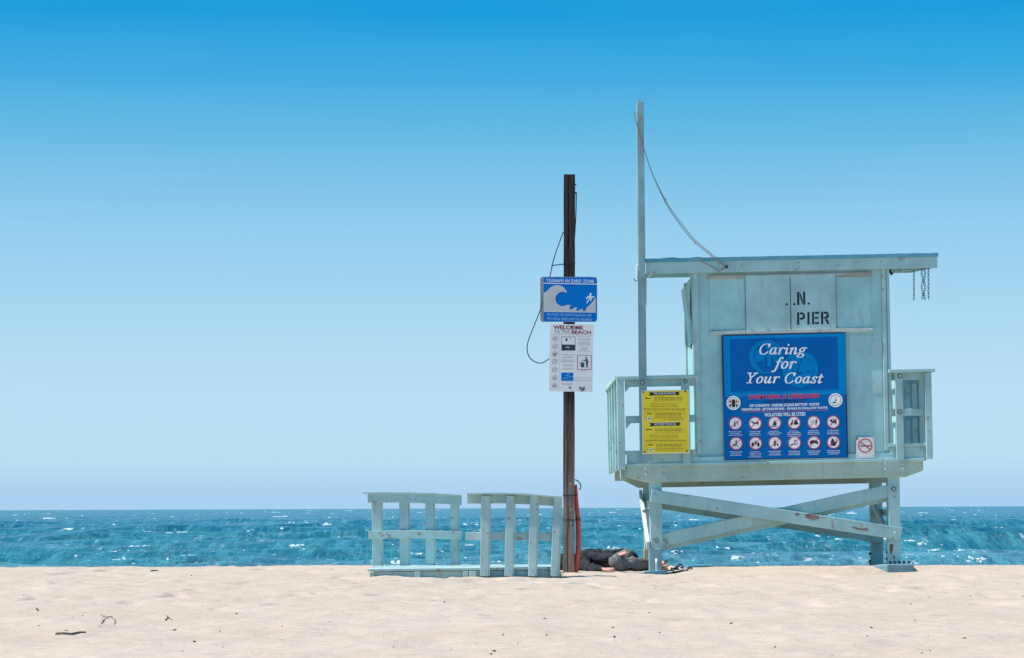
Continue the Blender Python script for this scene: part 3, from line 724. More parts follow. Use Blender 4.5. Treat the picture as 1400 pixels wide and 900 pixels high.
xe0, xe1 = T.p(1265.6, 570)[0], T.p(1274.6, 570)[0]
zq0, zq1 = T.p(1272, 509.2)[1], T.p(1272, 504.4)[1]; zm2 = T.p(1272, 564)[1]
MB().box(xe0, xe1+.02, .0655, DK+.05, zq0, zq1).build('cap_rail', M['paint'], TR, .005)
yboards(xe0-.045, xe0-.004, .075, DK-.05, zq0-.095, zq0-.002, 'top_rail'); yboards(xe0-.045, xe0-.004, .045, DK-.05, zm2-.045, zm2+.045, 'mid_rail')
for y in (.50, 1.0, 1.55, 2.3, DK-.06):
    yboards(xe0-.003, xe1, y-.07, y+.07, zlow+.05, zq0-.003, 'post', M['paint_z'])
yboards(xe0-.040, xe0-.006, .045, DK-.02, zc+.02, zc+.15, 'toe_board')
# sea side bays (the middle stays open for the ramp)
for xa, xb in ((xe0-1.6, xe0),):
    yboards(xa, xb, DK-.05, DK+.05, zq0-.003, zq1-.003, 'cap_rail', M['paint_x']); yboards(xa, xb, DK-.02, DK+.02, zq0-.10, zq0-.006, 'top_rail', M['paint_x']); yboards(xa, xb, DK-.02, DK+.02, zm2-.045, zm2+.045, 'mid_rail', M['paint_x'])
    xm = xa; yboards(xm-.05, xm+.05, DK+.021, DK+.08, zlow+.05, zq1-.01, 'post', M['paint_z'])
# --- flagpole bolted to the rail
fp = MB()
t0_, t1_ = T.p(869.6, 141.0), T.p(879.0, 141.0); c0_, c1_ = T.p(872.6, 513), T.p(883.2, 513); d0_, d1_ = T.p(874.4, 634.5), T.p(885.0, 634.5)
fp.prism([t0_, t1_, c1_, d1_, d0_, c0_], -.145, -.055)
pole = fp.build('flagpole', paint_mat('grey_green_pole_paint', (.225,.375,.40), (1.4,1.4,.12), .62), TR, .008)
x, z = T.p(874, 141); MB().tube([(x,-.09,z-.02),(x,-.09,z+.022)], .008, 6).build('pin', M['bolt'], pole)
MB().prism(xz([(868,519.5),(888,519),(888.5,526),(885.6,529),(871,529.4),(868.2,526)]), -.053, -.006).build('mounting_block', M['paint'], pole, .006)
bolt(878.0, 523.2, -.147, pole, True, 1.0)
MB().tube([(lambda q: (q[0],-.10,q[2]))(T.p3(a,b)) for a, b in ((872,362),(870.0,366),(870.0,380),(871.5,386))], .008, 6).build('cleat', M['white_print'], pole)
MB().tube([(lambda q: (q[0],-.10,q[2]))(T.p3(a,b)) for a, b in ((871,385.5),(868,385),(865.5,382.5))], .006, 6).build('cleat', M['bolt'], pole)
# --- hinged flap on the left wall, standing open at its top
x0_, zf1 = T.p(945.5, 390); zf0 = T.p(948, 466)[1]
fl = MB(); y0_, y1_ = .26, .80
fl.add([(cx0-.028,y0_,zf0),(cx0-.003,y0_,zf0),(cx0-.075,y0_,zf1),(cx0-.104,y0_,zf1+.012),(cx0-.028,y1_,zf0),(cx0-.003,y1_,zf0),(cx0-.075,y1_,zf1),(cx0-.104,y1_,zf1+.012)],
       [(0,1,2,3),(7,6,5,4),(0,4,5,1),(1,5,6,2),(2,6,7,3),(3,7,4,0)])
fl.build('window_flap', M['panel'], TR)
for y in (.4, .66): MB().box(cx0-.012, cx0-.001, y-.04, y+.04, zf0-.05, zf0+.0).build('hinge', M['bolt'], TR)
# floodlight stub under the eave at right
x, z = T.p(1217.6, 372.0); MB().tube([(x,.02,z+.035),(x,.02,z),(x+.012,-.005,z-.022)], [.008,.014,.022], 8).build('eave_lamp', M['dark'], TR)

# --- rope halyard from the pole top to the roof cleat
def W3(px, py, Y): return tuple(W(px, py, Y))
rp_ = MB(); pts = [(866.2,151.5),(869.5,166),(874,183),(880,203),(890,233),(902.5,262),(915,286),(931,309),(947,328.5),(962,341.5),(977,353.5),(992,364.6)]
sm = smooth_pts(pts, 5)
rp_.tube([W3(a, b, -.165+.06*i/len(sm)) for i, (a, b) in enumerate(sm)], .0048, 6)
sm2 = [(a+.35+2.2*min(1, max(0,(i-22)/12)), b-.9*min(1, max(0,(i-22)/12))) for i, (a, b) in enumerate(sm)]
rp_.tube([W3(a, b, -.180+.06*i/len(sm)) for i, (a, b) in enumerate(sm2)], .0042, 6)
rp_.tube([W3(a, b, -.115) for a, b in smooth_pts([(992,365),(987,368.4),(983,370.5),(977,367),(966,360.5),(953,354.6)], 4)], .006, 6)
rp_.tube([W3(a, b, -.115) for a, b in smooth_pts([(983,370.5),(983.5,373)], 4)], .006, 6)
for a, b in ((910.5,273.0),(951.5,331.5)): rp_.tube([W3(a,b-1.5,-.14), W3(a-1.5,b+1,-.15), W3(a-2.2,b+2.5,-.15)], .006, 5)
tag(rp_.build('halyard_rope', M['rope'], smooth=True), 'slack rope hanging from the flagpole top to the tower roof edge', 'rope')
ck = MB().tube([W3(993.5,365.2,-.07), W3(993.5,365.2,-.14)], .016, 10).build('roof_cleat', M['dark'], None)
ck.parent = TR; ck.matrix_parent_inverse = TR.matrix_basis.inverted()
# --- chains under the eaves
def chain(px, y0, y1, Y, label, double=False):
    top, bot = W(px, y0, Y), W(px, y1, Y); L = (top-bot).length; mb = MB(); nl = int(L/.026)
    for j in ((0,) if not double else (-.014, .014)):
        for i in range(nl):
            c = top.lerp(bot, (i+.5)/nl)+Vector((j*(1+.5*math.sin(i)), 0, 0))
            Mx = Matrix.Translation(c) @ Matrix.Rotation(R(90*(i%2)+20*j*70), 4, 'Z'); mb.torus(Mx, .0100, .0029, .009, 10, 5)
    tag(mb.build('chain', M['chain'], smooth=True), label, 'chain', 'chains hanging under the tower eaves')
chain(1249.5, 369.5, 410.5, .30, 'single chain hanging nearest the wall under the right eave')
chain(1262.5, 367.5, 410, .18, 'doubled chain hanging in the middle under the right eave', True)
chain(1269.4, 365.5, 409, .10, 'thin chain hanging outermost under the right eave')
chain(883.0, 378, 417, .05, 'short chain hanging under the left eave beside the flagpole')

# ------------------------------------------------------------------ signs on the tower
# big blue coast banner
B = Frame('coast_banner', 1073.2, 542.2, -.030, 1.35)
tag(B.root, 'big square blue coast safety banner headed Caring for Your Coast on the tower wall', 'sign')
def zb_(zx, zy): return 980+zx/4.737, 450+zy/4.737
def zr(x0, y0, x1, y1): return (*zb_(x0, y0), *zb_(x1, y1))
bd = MB(); B.box(bd, 988.4, 456.6, 1157.8, 627.6, -.010, 0); board = bd.build('board', M['blue_edge'], B.root, .002)
def sheet(fr, name, rect, Y, mat, parent=None, th=.0012):
    mb = MB(); fr.box(mb, *rect, Y, Y+th); return mb.build(name, mat, parent or fr.root)
sheet(B, 'upper_field', (989.6, 457.8, 1156.4, 541), -.0115, M['blue_bright'])
sheet(B, 'lower_field', (989.8, 541.2, 1156.9, 626.6), -.0115, M['blue_low'])
sheet(B, 'title_field', zr(87, 58, 784, 398), -.0130, M['blue_deep'])
seals = MB()
for zx, zy, r in ((322, 180, 23.4), (540, 262, 24.6)):
    a, b = zb_(zx, zy); fdisc(B, seals, a, b, r, -.0136 if zx < 400 else -.0137, 0, 40)
sl_ = seals.build('tinted_seal_print', M['blue_seal'], B.root)
sd_ = MB(); fdisc(B, sd_, *zb_(322,180), 17.4, -.0141, 0, 32, 16.4); fdisc(B, sd_, *zb_(540,262), 18.6, -.0142, 0, 32, 18.0)
for poly in ([(255,130),(300,95),(330,140),(290,160)], [(258,215),(302,205),(302,240),(262,236)], [(308,180),(326,180),(326,262),(308,262)], [(352,180),(366,180),(366,262),(352,262)], [(372,215),(400,210),(398,240),(372,242)], [(262,242),(400,244),(360,275),(300,275)]):
    flat(B, sd_, [zb_(*q) for q in poly], -.0142-.0001*(poly[0][0] % 7))
for poly in ([(545,190),(552,190),(525,280),(518,280)], [(505,275),(560,280),(550,292),(512,288)], [(575,272),(612,268),(600,284),(580,284)]):
    flat(B, sd_, [zb_(*q) for q in poly], -.0142)
sd_.build('seal_linework', M['blue_deep'], sl_)
tt = MB()
for txt, a0_, a1_, bs, cp in (('Caring', 281, 583, 163, 96), ('for', 357, 512, 255, 184), ('Your Coast', 197, 688, 350, 284)):
    q = zb_(a0_, bs); q1 = zb_(a1_, cp); script_line(B, tt, txt, q[0], q1[0], q[1], q1[1], -.0148)
tt.build('title_lettering', M['white_print'], B.root)
t_ = MB(); put_text(B, t_, 'SWIM NEAR A LIFEGUARD', *zr(208, 420, 664, 451), -.0128, .03); t_.build('red_lettering', M['red_print'], B.root)
t_ = MB(); put_text(B, t_, 'CAUTION BEWARE OF', *zr(310, 455, 573, 477), -.0128, .03); t_.build('navy_lettering', M['navy_print'], B.root)
t_ = MB(); put_text(B, t_, 'RIP CURRENTS \u00b7 UNEVEN OCEAN BOTTOM \u00b7 ROCKS', *zr(214, 483, 664, 501), -.0128, .028)
put_text(B, t_, 'PIERS/PILINGS \u00b7 JETTIES/GROINS \u00b7 DIVING IN SHALLOW WATER', *zr(162, 508, 719, 528), -.0128, .024)
put_text(B, t_, 'VIOLATORS WILL BE CITED', *zr(308, 541, 574, 564), -.0128, .025)
cols = [(121,611),(249,610),(375,608),(501,606),(628,604),(754,602)]; cols2 = [(125,741),(251,740),(377,738),(503,737),(629,735),(756,733)]
k = 0
for (a, b) in cols+cols2:
    for j in range(3 if k not in (3, 7) else 4):
        w = random.Random(k*7+j).uniform(30, 46); q0, q1 = zb_(a-w, b+57+j*11), zb_(a+w, b+57+j*11); words(B, t_, q0[0], q1[0], q1[1], 1.25, -.0128, k*9+j, word=(1.4, 3.4), gap=.5)
    k += 1
t_.build('white_lettering', M['white_print'], B.root)
t_ = MB(); fline(B, t_, zb_(165,538), zb_(722,526), .55, -.0127); t_.build('red_rule', M['red_print'], B.root)
# twelve prohibition roundels
PIC = [
 [[(-8,-4),(0,-4),(0,18),(-8,18)], [(-6,-12),(-3,-12),(-2,-4),(-7,-4)], [(6,-8),(15,-8),(11,4),(11,16),(9,16),(9,4)]],
 [[(-22,-10),(-14,-12),(-8,-4),(12,-6),(18,-10),(17,-2),(16,12),(13,12),(11,3),(-5,4),(-6,14),(-9,14),(-11,0),(-20,-3)]],
 [[(-8,14),(-11,4),(-4,-6),(-1,-18),(6,-6),(11,4),(7,14)], [(-16,18),(15,16),(16,20),(-15,22)]],
 [[(-22,12),(-8,-14),(-3,-14),(-12,12)], [(-2,10),(4,-16),(12,-14),(24,8),(10,12)]],
 [[(8,10),(12,-12),(17,-16),(18,-2),(12,18)], [(-16,2),(-12,-6),(-10,-5),(-13,4)], [(-6,-4),(-3,-12),(-1,-11),(-4,-3)]],
 [[(-20,-8),(-10,-16),(-4,-6),(8,-8),(16,-12),(18,6),(12,14),(9,4),(-2,6),(-8,16),(-12,14),(-8,2)], [(-2,-20),(4,-18),(6,-8),(-1,-8)]],
 [[(-2,-18),(4,-18),(4,-11),(-2,-11)], [(-4,-9),(6,-9),(4,4),(12,18),(8,19),(0,6),(-6,18),(-10,17),(-4,2)], [(-18,4),(-8,2),(-8,12),(-18,12)]],
 [[(-22,4),(-14,-8),(-8,0),(-10,18),(-20,18)], [(-4,-14),(4,-14),(6,8),(-6,8)], [(8,-2),(16,-8),(22,6),(20,18),(10,18)]],
 [[(-4,-18),(2,-18),(2,-12),(-4,-12)], [(-7,-10),(5,-10),(4,18),(0,18),(-1,4),(-2,18),(-6,18)], [(10,2),(18,2),(17,16),(11,16)]],
 [[(-22,6),(14,4),(14,9),(-22,11)], [(-4,-10),(4,-16),(12,-10),(8,-6),(4,-11),(0,-6)], [(16,-6),(19,-4),(17,3),(15,3)]],
 [[(-22,-4),(-14,-12),(12,-13),(22,-4),(22,10),(16,10),(14,4),(-13,5),(-15,11),(-21,11)]],
 [[(-16,18),(-14,-4),(-10,-18),(0,-18),(2,-6),(10,0),(22,-12),(24,-8),(14,8),(8,20)]],
]
k = 0
for (a, b) in cols+cols2:
    mb = MB(); cx_, cy_ = zb_(a, b); fdisc(B, mb, cx_, cy_, 8.6, -.0128, 0, 26); pc = mb.build('pictogram', M['white_print'], B.root)
    mb = MB()
    for poly in PIC[k]: flat(B, mb, [zb_(a+u*1.22, b+v*1.22) for u, v in poly], -.0133)
    mb.build('figure', M['ink'], pc)
    mb = MB(); fdisc(B, mb, cx_, cy_, 8.9, -.0136, 0, 26, 7.7); fline(B, mb, (cx_-5.8, cy_+5.6), (cx_+5.8, cy_-5.6), .95, -.0137); mb.build('prohibition_ring', M['red_print'], pc)
    k += 1
# two round seals
for (a, b), kind in (((108, 479), 0), ((769, 461), 1)):
    cx_, cy_ = zb_(a, b); mb = MB(); fdisc(B, mb, cx_, cy_, 9.6, -.0128, 0, 30); se = mb.build('round_seal', M['white_print'], B.root)
    mb = MB(); fdisc(B, mb, cx_, cy_, 7.7, -.0132, 0, 26, 7.2)
    if kind == 0:
        flat(B, mb, [(cx_-2,cy_-5),(cx_+2,cy_-5),(cx_+2.6,cy_+1),(cx_+1.6,cy_+6),(cx_-1.6,cy_+6),(cx_-2.6,cy_+1)], -.0133); flat(B, mb, [(cx_-6,cy_+2),(cx_-3,cy_+1.5),(cx_-3,cy_+5),(cx_-5,cy_+5)], -.0133); flat(B, mb, [(cx_+6,cy_+2),(cx_+3,cy_+1.5),(cx_+3,cy_+5),(cx_+5,cy_+5)], -.0133)
        m2 = MB(); flat(B, m2, [(cx_-6.4,cy_-.8),(cx_-4.5,cy_-5),(cx_-2.6,cy_-3),(cx_-3,cy_+.4)], -.0131); flat(B, m2, [(cx_+6.4,cy_-.8),(cx_+4.5,cy_-5),(cx_+2.6,cy_-3),(cx_+3,cy_+.4)], -.0131); m2.build('sun_rays', plain('orange_red_print', (.62,.12,.05), .5), se)
    else:
        flat(B, mb, [(cx_-.8,cy_+1.5),(cx_+1.0,cy_-4.8),(cx_+.8,cy_+1.5)], -.0133); flat(B, mb, [(cx_-4.2,cy_+2.4),(cx_+.8,cy_+2.2),(cx_+.2,cy_+3.8),(cx_-3.6,cy_+4)], -.0133)
    mb.build('seal_linework', M['ink'], se)

# yellow warning board on the rail
Yb_ = -.151
F = Frame('warning_sign', 909.8, 577, Yb_, 1.0)
tag(F.root, 'yellow bilingual warning board fixed to the left railing of the tower', 'sign')
def zy_(x, y): return 870+x/8.575, 525+y/8.575
def zyr(x0, y0, x1, y1): return (*zy_(x0,y0), *zy_(x1,y1))
sheet(F, 'board', (877.6, 533.4, 942.2, 620.6), -.005, M['offwhite'], th=.005)
sheet(F, 'yellow_field', (878.6, 534.6, 941.2, 576.6), -.0063, M['yellow']); sheet(F, 'yellow_field', (879.0, 577.0, 941.4, 619.4), -.0063, M['yellow'])
rb_ = MB()
for x0, y0, x1, y1 in ((140,97,515,136),(150,458,525,495)):
    c_ = (y0+y1)/2-2; flat(F, rb_, [zy_(x0,y0+2),zy_(x1,y0-6),zy_(x1-22,c_),zy_(x1,y1-6),zy_(x0,y1+2),zy_(x0+22,c_+2)], -.0070)
ri = rb_.build('black_ribbon', M['ink'], F.root)
t_ = MB(); put_text(F, t_, 'WARNING', *zyr(198, 98, 460, 126), -.0077, .02, spacing=1.12); put_text(F, t_, 'ADVERTENCIA', *zyr(206, 458, 468, 487), -.0077, .02, spacing=1.1); t_.build('ribbon_lettering', M['offwhite'], ri)
t_ = MB(); sd = 50
def yl(x0, x1, y, h=1.0, wd=(2,5)):
    global sd; sd += 1
    q0, q1 = zy_(x0, y), zy_(x1, y); words(F, t_, q0[0], q1[0], q1[1], h, -.0070, sd, word=wd, gap=.6)
for y0 in (0, 366):
    dx = 10*(y0 > 0)
    yl(100+dx, 180+dx, 176+y0, 2.0, (8,9.5)); yl(210+dx,545+dx,166+y0,1.2); yl(212+dx,535+dx,184+y0,1.2); yl(212+dx,545+dx,202+y0,.8)
    yl(170-16*(y0>0),490+dx,236+y0,.8); yl(165-10*(y0>0),480+dx,252+y0,.8); yl(165,495+dx,270+y0,.9)
    yl(88+dx,585,300+y0,1.5,(2,6)); yl(125+dx,190+dx,356+y0,2.2,(7,8)); yl(222+dx,540,345+y0,.9); yl(222+dx,540,358+y0,1.3); yl(222+dx,530,376+y0,.9); yl(222+dx,540,392+y0,.8); yl(322-90*(y0>0),560,422+y0,1.0)
    a, b, c_, d = *zy_(100+dx*1.4, 318+y0), *zy_(562+dx*.6, 402+y0)
    for p, q in (((a,b),(c_,b-.4)),((c_,b-.4),(c_,d-.4)),((c_,d-.4),(a,d)),((a,d),(a,b))): fline(F, t_, p, q, .3, -.0069)
t_.build('black_print', M['ink'], F.root)
for x, y in ((150,408),(165,778)):
    mb = MB(); fdisc(F, mb, *zy_(x,y), 2.6, -.0072, 0, 18); s_ = mb.build('round_seal', M['white_print'], F.root); mb = MB(); fdisc(F, mb, *zy_(x,y), 1.5, -.0076, 0, 12); mb.build('seal_figure', plain('mauve_grey_print', (.24,.20,.26), .5), s_)
for x, y in ((80,98),(575,86),(98,798),(592,788)):
    p = F.p3(*zy_(x,y), 0); MB().tube([(p[0],-.004,p[2]),(p[0],-.014,p[2])], .011, 8).build('rivet', M['rust'], F.root)

# small no-smoking plate
N = Frame('no_smoking_sign', 1183.0, 611.7, -.034, 1.0)
tag(N.root, 'small white no smoking plate right of the blue banner', 'sign')
sheet(N, 'plate', (1170.6, 597.8, 1195.4, 626.0), -.003, M['offwhite'], th=.003)
mb = MB(); fline(N, mb, (1176.6,609.8), (1188,609.8), 1.5, -.0038); flat(N, mb, [(1188.4,609.4),(1190,607.5),(1190.2,610.6),(1188.4,610.6)], -.0038); mb.build('cigarette_figure', M['ink'], N.root)
mb = MB(); fdisc(N, mb, 1183, 609.4, 9.8, -.0043, 0, 30, 8.2); fline(N, mb, (1176.4,604.2), (1189.6,614.6), 1.5, -.0044); mb.build('prohibition_ring', plain('orange_red_ring', (.62,.06,.045), .5), N.root)
for a, b in ((1173,600.4),(1193,599.8),(1172.6,623.6),(1193.4,623)):
    p = N.p3(a, b, 0); MB().tube([(p[0],-.002,p[2]),(p[0],-.007,p[2])], .006, 6).build('screw', M['bolt'], N.root)
mb = MB(); flat(N, mb, [(1170.7,597.9),(1172.8,597.9),(1171.8,601.6),(1170.8,602)], -.0042); mb.build('dark_corner_mark', M['ink'], N.root)  # dark mark at the plate's top left corner

# ------------------------------------------------------------------ wooden post with its signs
PY = -.26
Pst = Frame('wooden_post', 778, 783, PY, -.1)
tag(Pst.root, 'tall dark weathered square wooden post carrying two signs', 'post')
x0, x1, z0, z1 = Pst.rect(770.3, 239.5, 785.6, 800)
zs = np.linspace(z0, z1, 26); rr = random.Random(8); pm = MB(); ring = []
for z in zs:
    j = lambda a=.0018: rr.uniform(-a, a); gcx = -.016+j(.003); gd = .012+j(.004)
    ring.append([(x0+j(),-.066,z),(gcx-.006,-.066+j(),z),(gcx,-.066+gd,z),(gcx+.006,-.066+j(),z),(x1+j(),-.066,z),(x1+j(),.066,z),(x0+j(),.066,z)])
n_ = 7; vs = [p for r_ in ring for p in r_]; fs = [(i*n_+k, i*n_+(k+1)%n_, (i+1)*n_+(k+1)%n_, (i+1)*n_+k) for i in range(len(zs)-1) for k in range(n_)]
fs += [tuple(range(n_-1,-1,-1)), tuple((len(zs)-1)*n_+k for k in range(n_))]
post = pm.add(vs, fs).build('shaft', M['post'], Pst.root)
def strap(py, ext=0):
    z = Pst.p(778, py)[1]; mb = MB().box(x0-.004, x1+.004+ext, -.071, .070, z-.005, z+.005); return mb.build('strap', M['wire'], Pst.root)
strap(361.0); strap(677.5, .03); strap(711.0, .075)
for a, b in ((780.5,661.5),(781,697),(780.8,715)):
    p = Pst.p3(a, b, -.067); MB().ball(p, .008, 1, .3, 1.8, 8, 6).build('peeling_tag', M['alu'], Pst.root)
p = Pst.p3(786.5, 253, 0); MB().tube([(x1-.01,0,p[2]),(x1+.016,0,p[2]+.004)], .008, 6).build('hook', M['dark'], Pst.root)
p = Pst.p3(786.5, 264, 0); MB().tube([(x1-.01,0,p[2]),(x1+.022,0,p[2])], .010, 6).build('hook', M['dark'], Pst.root)
def wire(name, pts, Y, r, label, n=6, Yend=None):
    sm = smooth_pts(pts, n); yy = np.linspace(Y, Yend if Yend is not None else Y, len(sm))
    return tag(MB().tube([W3(a, b, y) for (a, b), y in zip(sm, yy)], r, 6).build(name, M['wire'], None, smooth=True), label, 'wire')
wire('wire', [(788,263),(787.6,285),(786.8,305),(785.6,325)], PY, .006, 'thin black wire hanging down the right edge of the post top')
wire('wire', [(770.2,317),(764,334),(757,355),(752,377),(746,398),(740,420),(730,446),(723,464),(720.6,476),(723,487),(730,494),(740,496.6),(752,490)], PY-.05, .0058, 'thin black wire looping down left of the two signs', Yend=PY-.02)
wire('wire', [(753.5,363.8),(762,362.2),(771,361.2)], PY-.05, .006, 'short wire end tied across the post above the tsunami sign')
wire('wire', [(786,656),(790.4,658),(793.6,663),(793.8,668),(791,669)], PY-.02, .006, 'small wire loop at the top of the red hose')
# red hose
hp = smooth_pts([(786.6,663),(787.4,678),(789.0,698),(790.4,716),(791.0,734),(790.4,752),(788.8,768),(786.8,784)], 4)
hm = MB().tube([W3(a, b, PY+.01) for a, b in hp], [.021+.008*min(1, i/12) for i in range(len(hp))], 12)
tag(hm.build('red_hose', M['hose'], smooth=True), 'faded red hose strapped upright against the right side of the post', 'hose')

# tsunami sign
S = Frame('tsunami_sign', 779.4, 409.2, PY-.072, -1.1)
tag(S.root, 'blue tsunami hazard zone sign with white wave on the wooden post', 'sign')
def zt_(x, y): return 735+x/11.24, 370+y/11.24
def ztr(x0, y0, x1, y1): return (*zt_(x0,y0), *zt_(x1,y1))
def rrect(fr, x0, y0, x1, y1, r, n=5):
    out = []
    for cx_, cy_, a0_ in ((x1-r,y0+r,-90),(x1-r,y1-r,0),(x0+r,y1-r,90),(x0+r,y0+r,180)):
        for i in range(n+1):
            a = R(a0_+90*i/n); out.append((cx_+r*math.cos(a), cy_+r*math.sin(a)))
    return [fr.p(*q) for q in out]
# twin plate mounted back to back on the far side of the post
mb = MB().prism(rrect(S, 738.8, 376.8, 811.8, 439.0, 4), .142, .146); mb.build('back_plate', M['alu'], S.root)
mb = MB().prism(rrect(S, 742.3, 378.8, 816.5, 440.4, 4), -.003, 0); mb.build('plate', M['alu'], S.root)
def flat_local(mb, q, Y):
    ar = sum(q[i][0]*q[(i+1)%len(q)][1]-q[(i+1)%len(q)][0]*q[i][1] for i in range(len(q)))
    mb.add([(x, Y, z) for x, z in (q if ar > 0 else q[::-1])], [tuple(range(len(q)))])
mb = MB(); flat_local(mb, rrect(S, 742.9, 379.4, 815.9, 439.8, 3.5), -.0042); mb.build('blue_face', M['blue_sign'], S.root)
mb = MB()
wave = [(92,342),(122,330),(150,310),(180,278),(215,248),(255,230),(300,225),(345,230),(385,248),(415,275),(437,310),(452,350),(432,338),(400,328),(365,328),(325,345),(295,372),(276,405),(272,440),(282,480),(305,515),(338,538),(375,550),(410,545),(445,532),(480,528),(508,534),(522,548),(500,550),(488,566),(490,590),(505,602),(530,596),(555,576),(585,566),(605,572),(616,582),(600,584),(592,600),(600,618),(622,622),(645,608),(668,592),(688,586),(692,600),(700,622),(720,628),(738,612),(748,585),(770,552),(800,530),(818,508),(840,490),(868,448),(893,412),(895,640),(92,630)]
flat(S, mb, [zt_(*q) for q in wave], -.0052)
wv = mb.build('wave_emblem', M['sheet'], S.root)
mb = MB()
fdisc(S, mb, *zt_(813,364), 1.5, -.0053, 0, 16)
for poly in ([(795,384),(830,386),(828,420),(800,430),(788,420)], [(797,386),(770,398),(738,428),(746,440),(780,412),(800,402)], [(826,388),(850,408),(872,390),(876,400),(850,424),(826,408)],
             [(790,422),(806,426),(782,468),(762,506),(750,500),(768,460)], [(806,424),(832,412),(834,432),(820,472),(808,468),(818,438)]):
    flat(S, mb, [zt_(*q) for q in poly], -.0053)
mb.build('running_figure', M['white_print'], S.root)
mb = MB(); fline(S, mb, zt_(84,196), zt_(910,212), .9, -.0052)
for a_, b_ in ((zt_(95,632),zt_(895,644)),): fline(S, mb, a_, b_, .4, -.0055)
put_text(S, mb, 'TSUNAMI HAZARD ZONE', *ztr(132, 135, 866, 186), -.0052, 0.004, spacing=1.12)
mb.build('white_lettering', M['white_print'], S.root)
mb = MB(); put_text(S, mb, 'IN CASE OF EARTHQUAKE GO', *ztr(150, 664, 832, 702), -.0052, 0, spacing=1.1); put_text(S, mb, 'TO HIGH GROUND OR INLAND', *ztr(148, 728, 832, 768), -.0052, 0, spacing=1.1); mb.build('pale_lettering', plain('faded_white_lettering', (.40,.56,.72), .4), S.root)
for y in (385.6, 434.5):
    p = S.p3(779, y); MB().tube([(p[0],-.003,p[2]),(p[0],-.009,p[2])], .007, 8).build('bolt', M['rust'], S.root)

# welcome board
G = Frame('welcome_sign', 781.0, 489.4, PY-.072, -.9)
tag(G.root, 'white Welcome to the Beach rules board below the blue tsunami sign', 'sign')
def zw_(x, y): return 745+x/9, 440+y/9
def zwr(x0, y0, x1, y1): return (*zw_(x0,y0), *zw_(x1,y1))
sheet(G, 'board', (751.3, 443.4, 810.8, 535.6), -.004, M['offwhite'], th=.004)
mar = plain('maroon_print', (.22,.012,.045), .5)
t_ = MB(); put_text(G, t_, 'WELCOME', *zwr(102, 46, 468, 96), -.0047, .03); put_text(G, t_, 'BEACH', *zwr(326, 108, 564, 152), -.0047, .03); t_.build('maroon_lettering', mar, G.root)
t_ = MB(); put_text(G, t_, 'TO THE', *zwr(106, 104, 304, 146), -.0047, .0); fline(G, t_, zw_(70,158), zw_(580,168), .25, -.0047); fline(G, t_, zw_(182,165), zw_(176,835), .2, -.0047)
sd = 300
def gl(x0, x1, y, h=.8, wd=(1.5,4)):
    global sd; sd += 1
    q0, q1 = zw_(x0, y), zw_(x1, y); words(G, t_, q0[0], q1[0], q1[1], h, -.0047, sd, word=wd, gap=.45)
for x0, x1, ys_ in ((410,558,(190,)), (412,556,(218,230)), (402,556,(258,274,290)), (432,530,(326,338)), (404,560,(362,)), (202,372,(410,)), (220,352,(436,446)), (195,370,(474,488,500)), (220,352,(534,546)), (220,350,(574,588)), (368,570,(696,)), (364,572,(726,)), (205,340,(762,)), (205,330,(778,)), (444,520,(606,))):
    for y in ys_: gl(x0, x1, y)
t_.build('grey_print', plain('grey_print', (.17,.18,.20), .5), G.root)
k = 0
for (a, b) in ((125,208),(124,303),(122,398),(122,490),(120,590),(120,688),(118,785)):
    mb = MB(); cx_, cy_ = zw_(a, b); fdisc(G, mb, cx_, cy_, 3.7, -.0046, 0, 20, 3.2); fline(G, mb, (cx_-2.3,cy_+2.3), (cx_+2.3,cy_-2.3), .4, -.0049); pc = mb.build('pictogram', plain('plum_ring', (.26,.09,.14), .5) if k == 0 else bpy.data.materials['plum_ring'], G.root)
    mb = MB()
    for poly in PIC[(k*5+1) % 12]: flat(G, mb, [(cx_+u*.085, cy_+v*.085) for u, v in poly], -.0052)
    mb.build('figure', M['ink'], pc); k += 1
def frame_box(fr, mb, x0, y0, x1, y1, w, Y):
    for p, q in (((x0,y0),(x1,y0)),((x1,y0),(x1,y1)),((x1,y1),(x0,y1)),((x0,y1),(x0,y0))): fline(fr, mb, p, q, w, Y)
mb = MB(); frame_box(G, mb, *zwr(206,186,372,352), .6, -.0048); mb.build('picture_frame', mar, G.root)
mb = MB(); flat(G, mb, [zw_(208,280),zw_(372,283),zw_(370,352),zw_(208,350)], -.0046); flat(G, mb, [zw_(250,215),zw_(265,200),zw_(280,215),(zw_(276,236)),zw_(254,236)], -.0046); mb.build('surfer_picture', plain('dark_slate_print', (.02,.045,.075), .5), G.root)
mb = MB(); flat(G, mb, [zw_(240,320),zw_(275,300),(zw_(305,312)),zw_(300,326),zw_(270,318)], -.0051); flat(G, mb, [zw_(300,202),zw_(318,196),zw_(322,210),zw_(306,214)], -.0051); mb.build('pale_figure', M['alu'], G.root)
mb = MB(); frame_box(G, mb, *zwr(400,412,570,588), .7, -.0048); mb.build('litter_frame', mar, G.root)
mb = MB(); fdisc(G, mb, *zw_(508,440), 1.1, -.0049, 0, 12)
for poly in ([(500,455),(522,452),(534,500),(528,515),(530,565),(520,565),(516,520),(508,565),(498,563),(506,515)], [(502,460),(482,474),(470,466),(468,472),(484,484),(506,478)], [(436,508),(486,510),(480,562),(442,560)], [(432,498),(488,500),(488,506),(432,504)], [(450,480),(460,474),(466,486),(456,492)]): flat(G, mb, [zw_(*q) for q in poly], -.0049)
mb.build('litter_figure', plain('dark_green_print', (.03,.07,.07), .5), G.root)
sheet(G, 'blue_emblem', zwr(200, 626, 348, 728), -.0050, M['blue_sign'], th=.0008)
mb = MB(); 
for a_, b_ in (((215,705),(265,690)),((265,690),(340,672)),((270,650),(300,640)),((250,668),(300,655))): fline(G, mb, zw_(*a_), zw_(*b_), .5, -.0056)
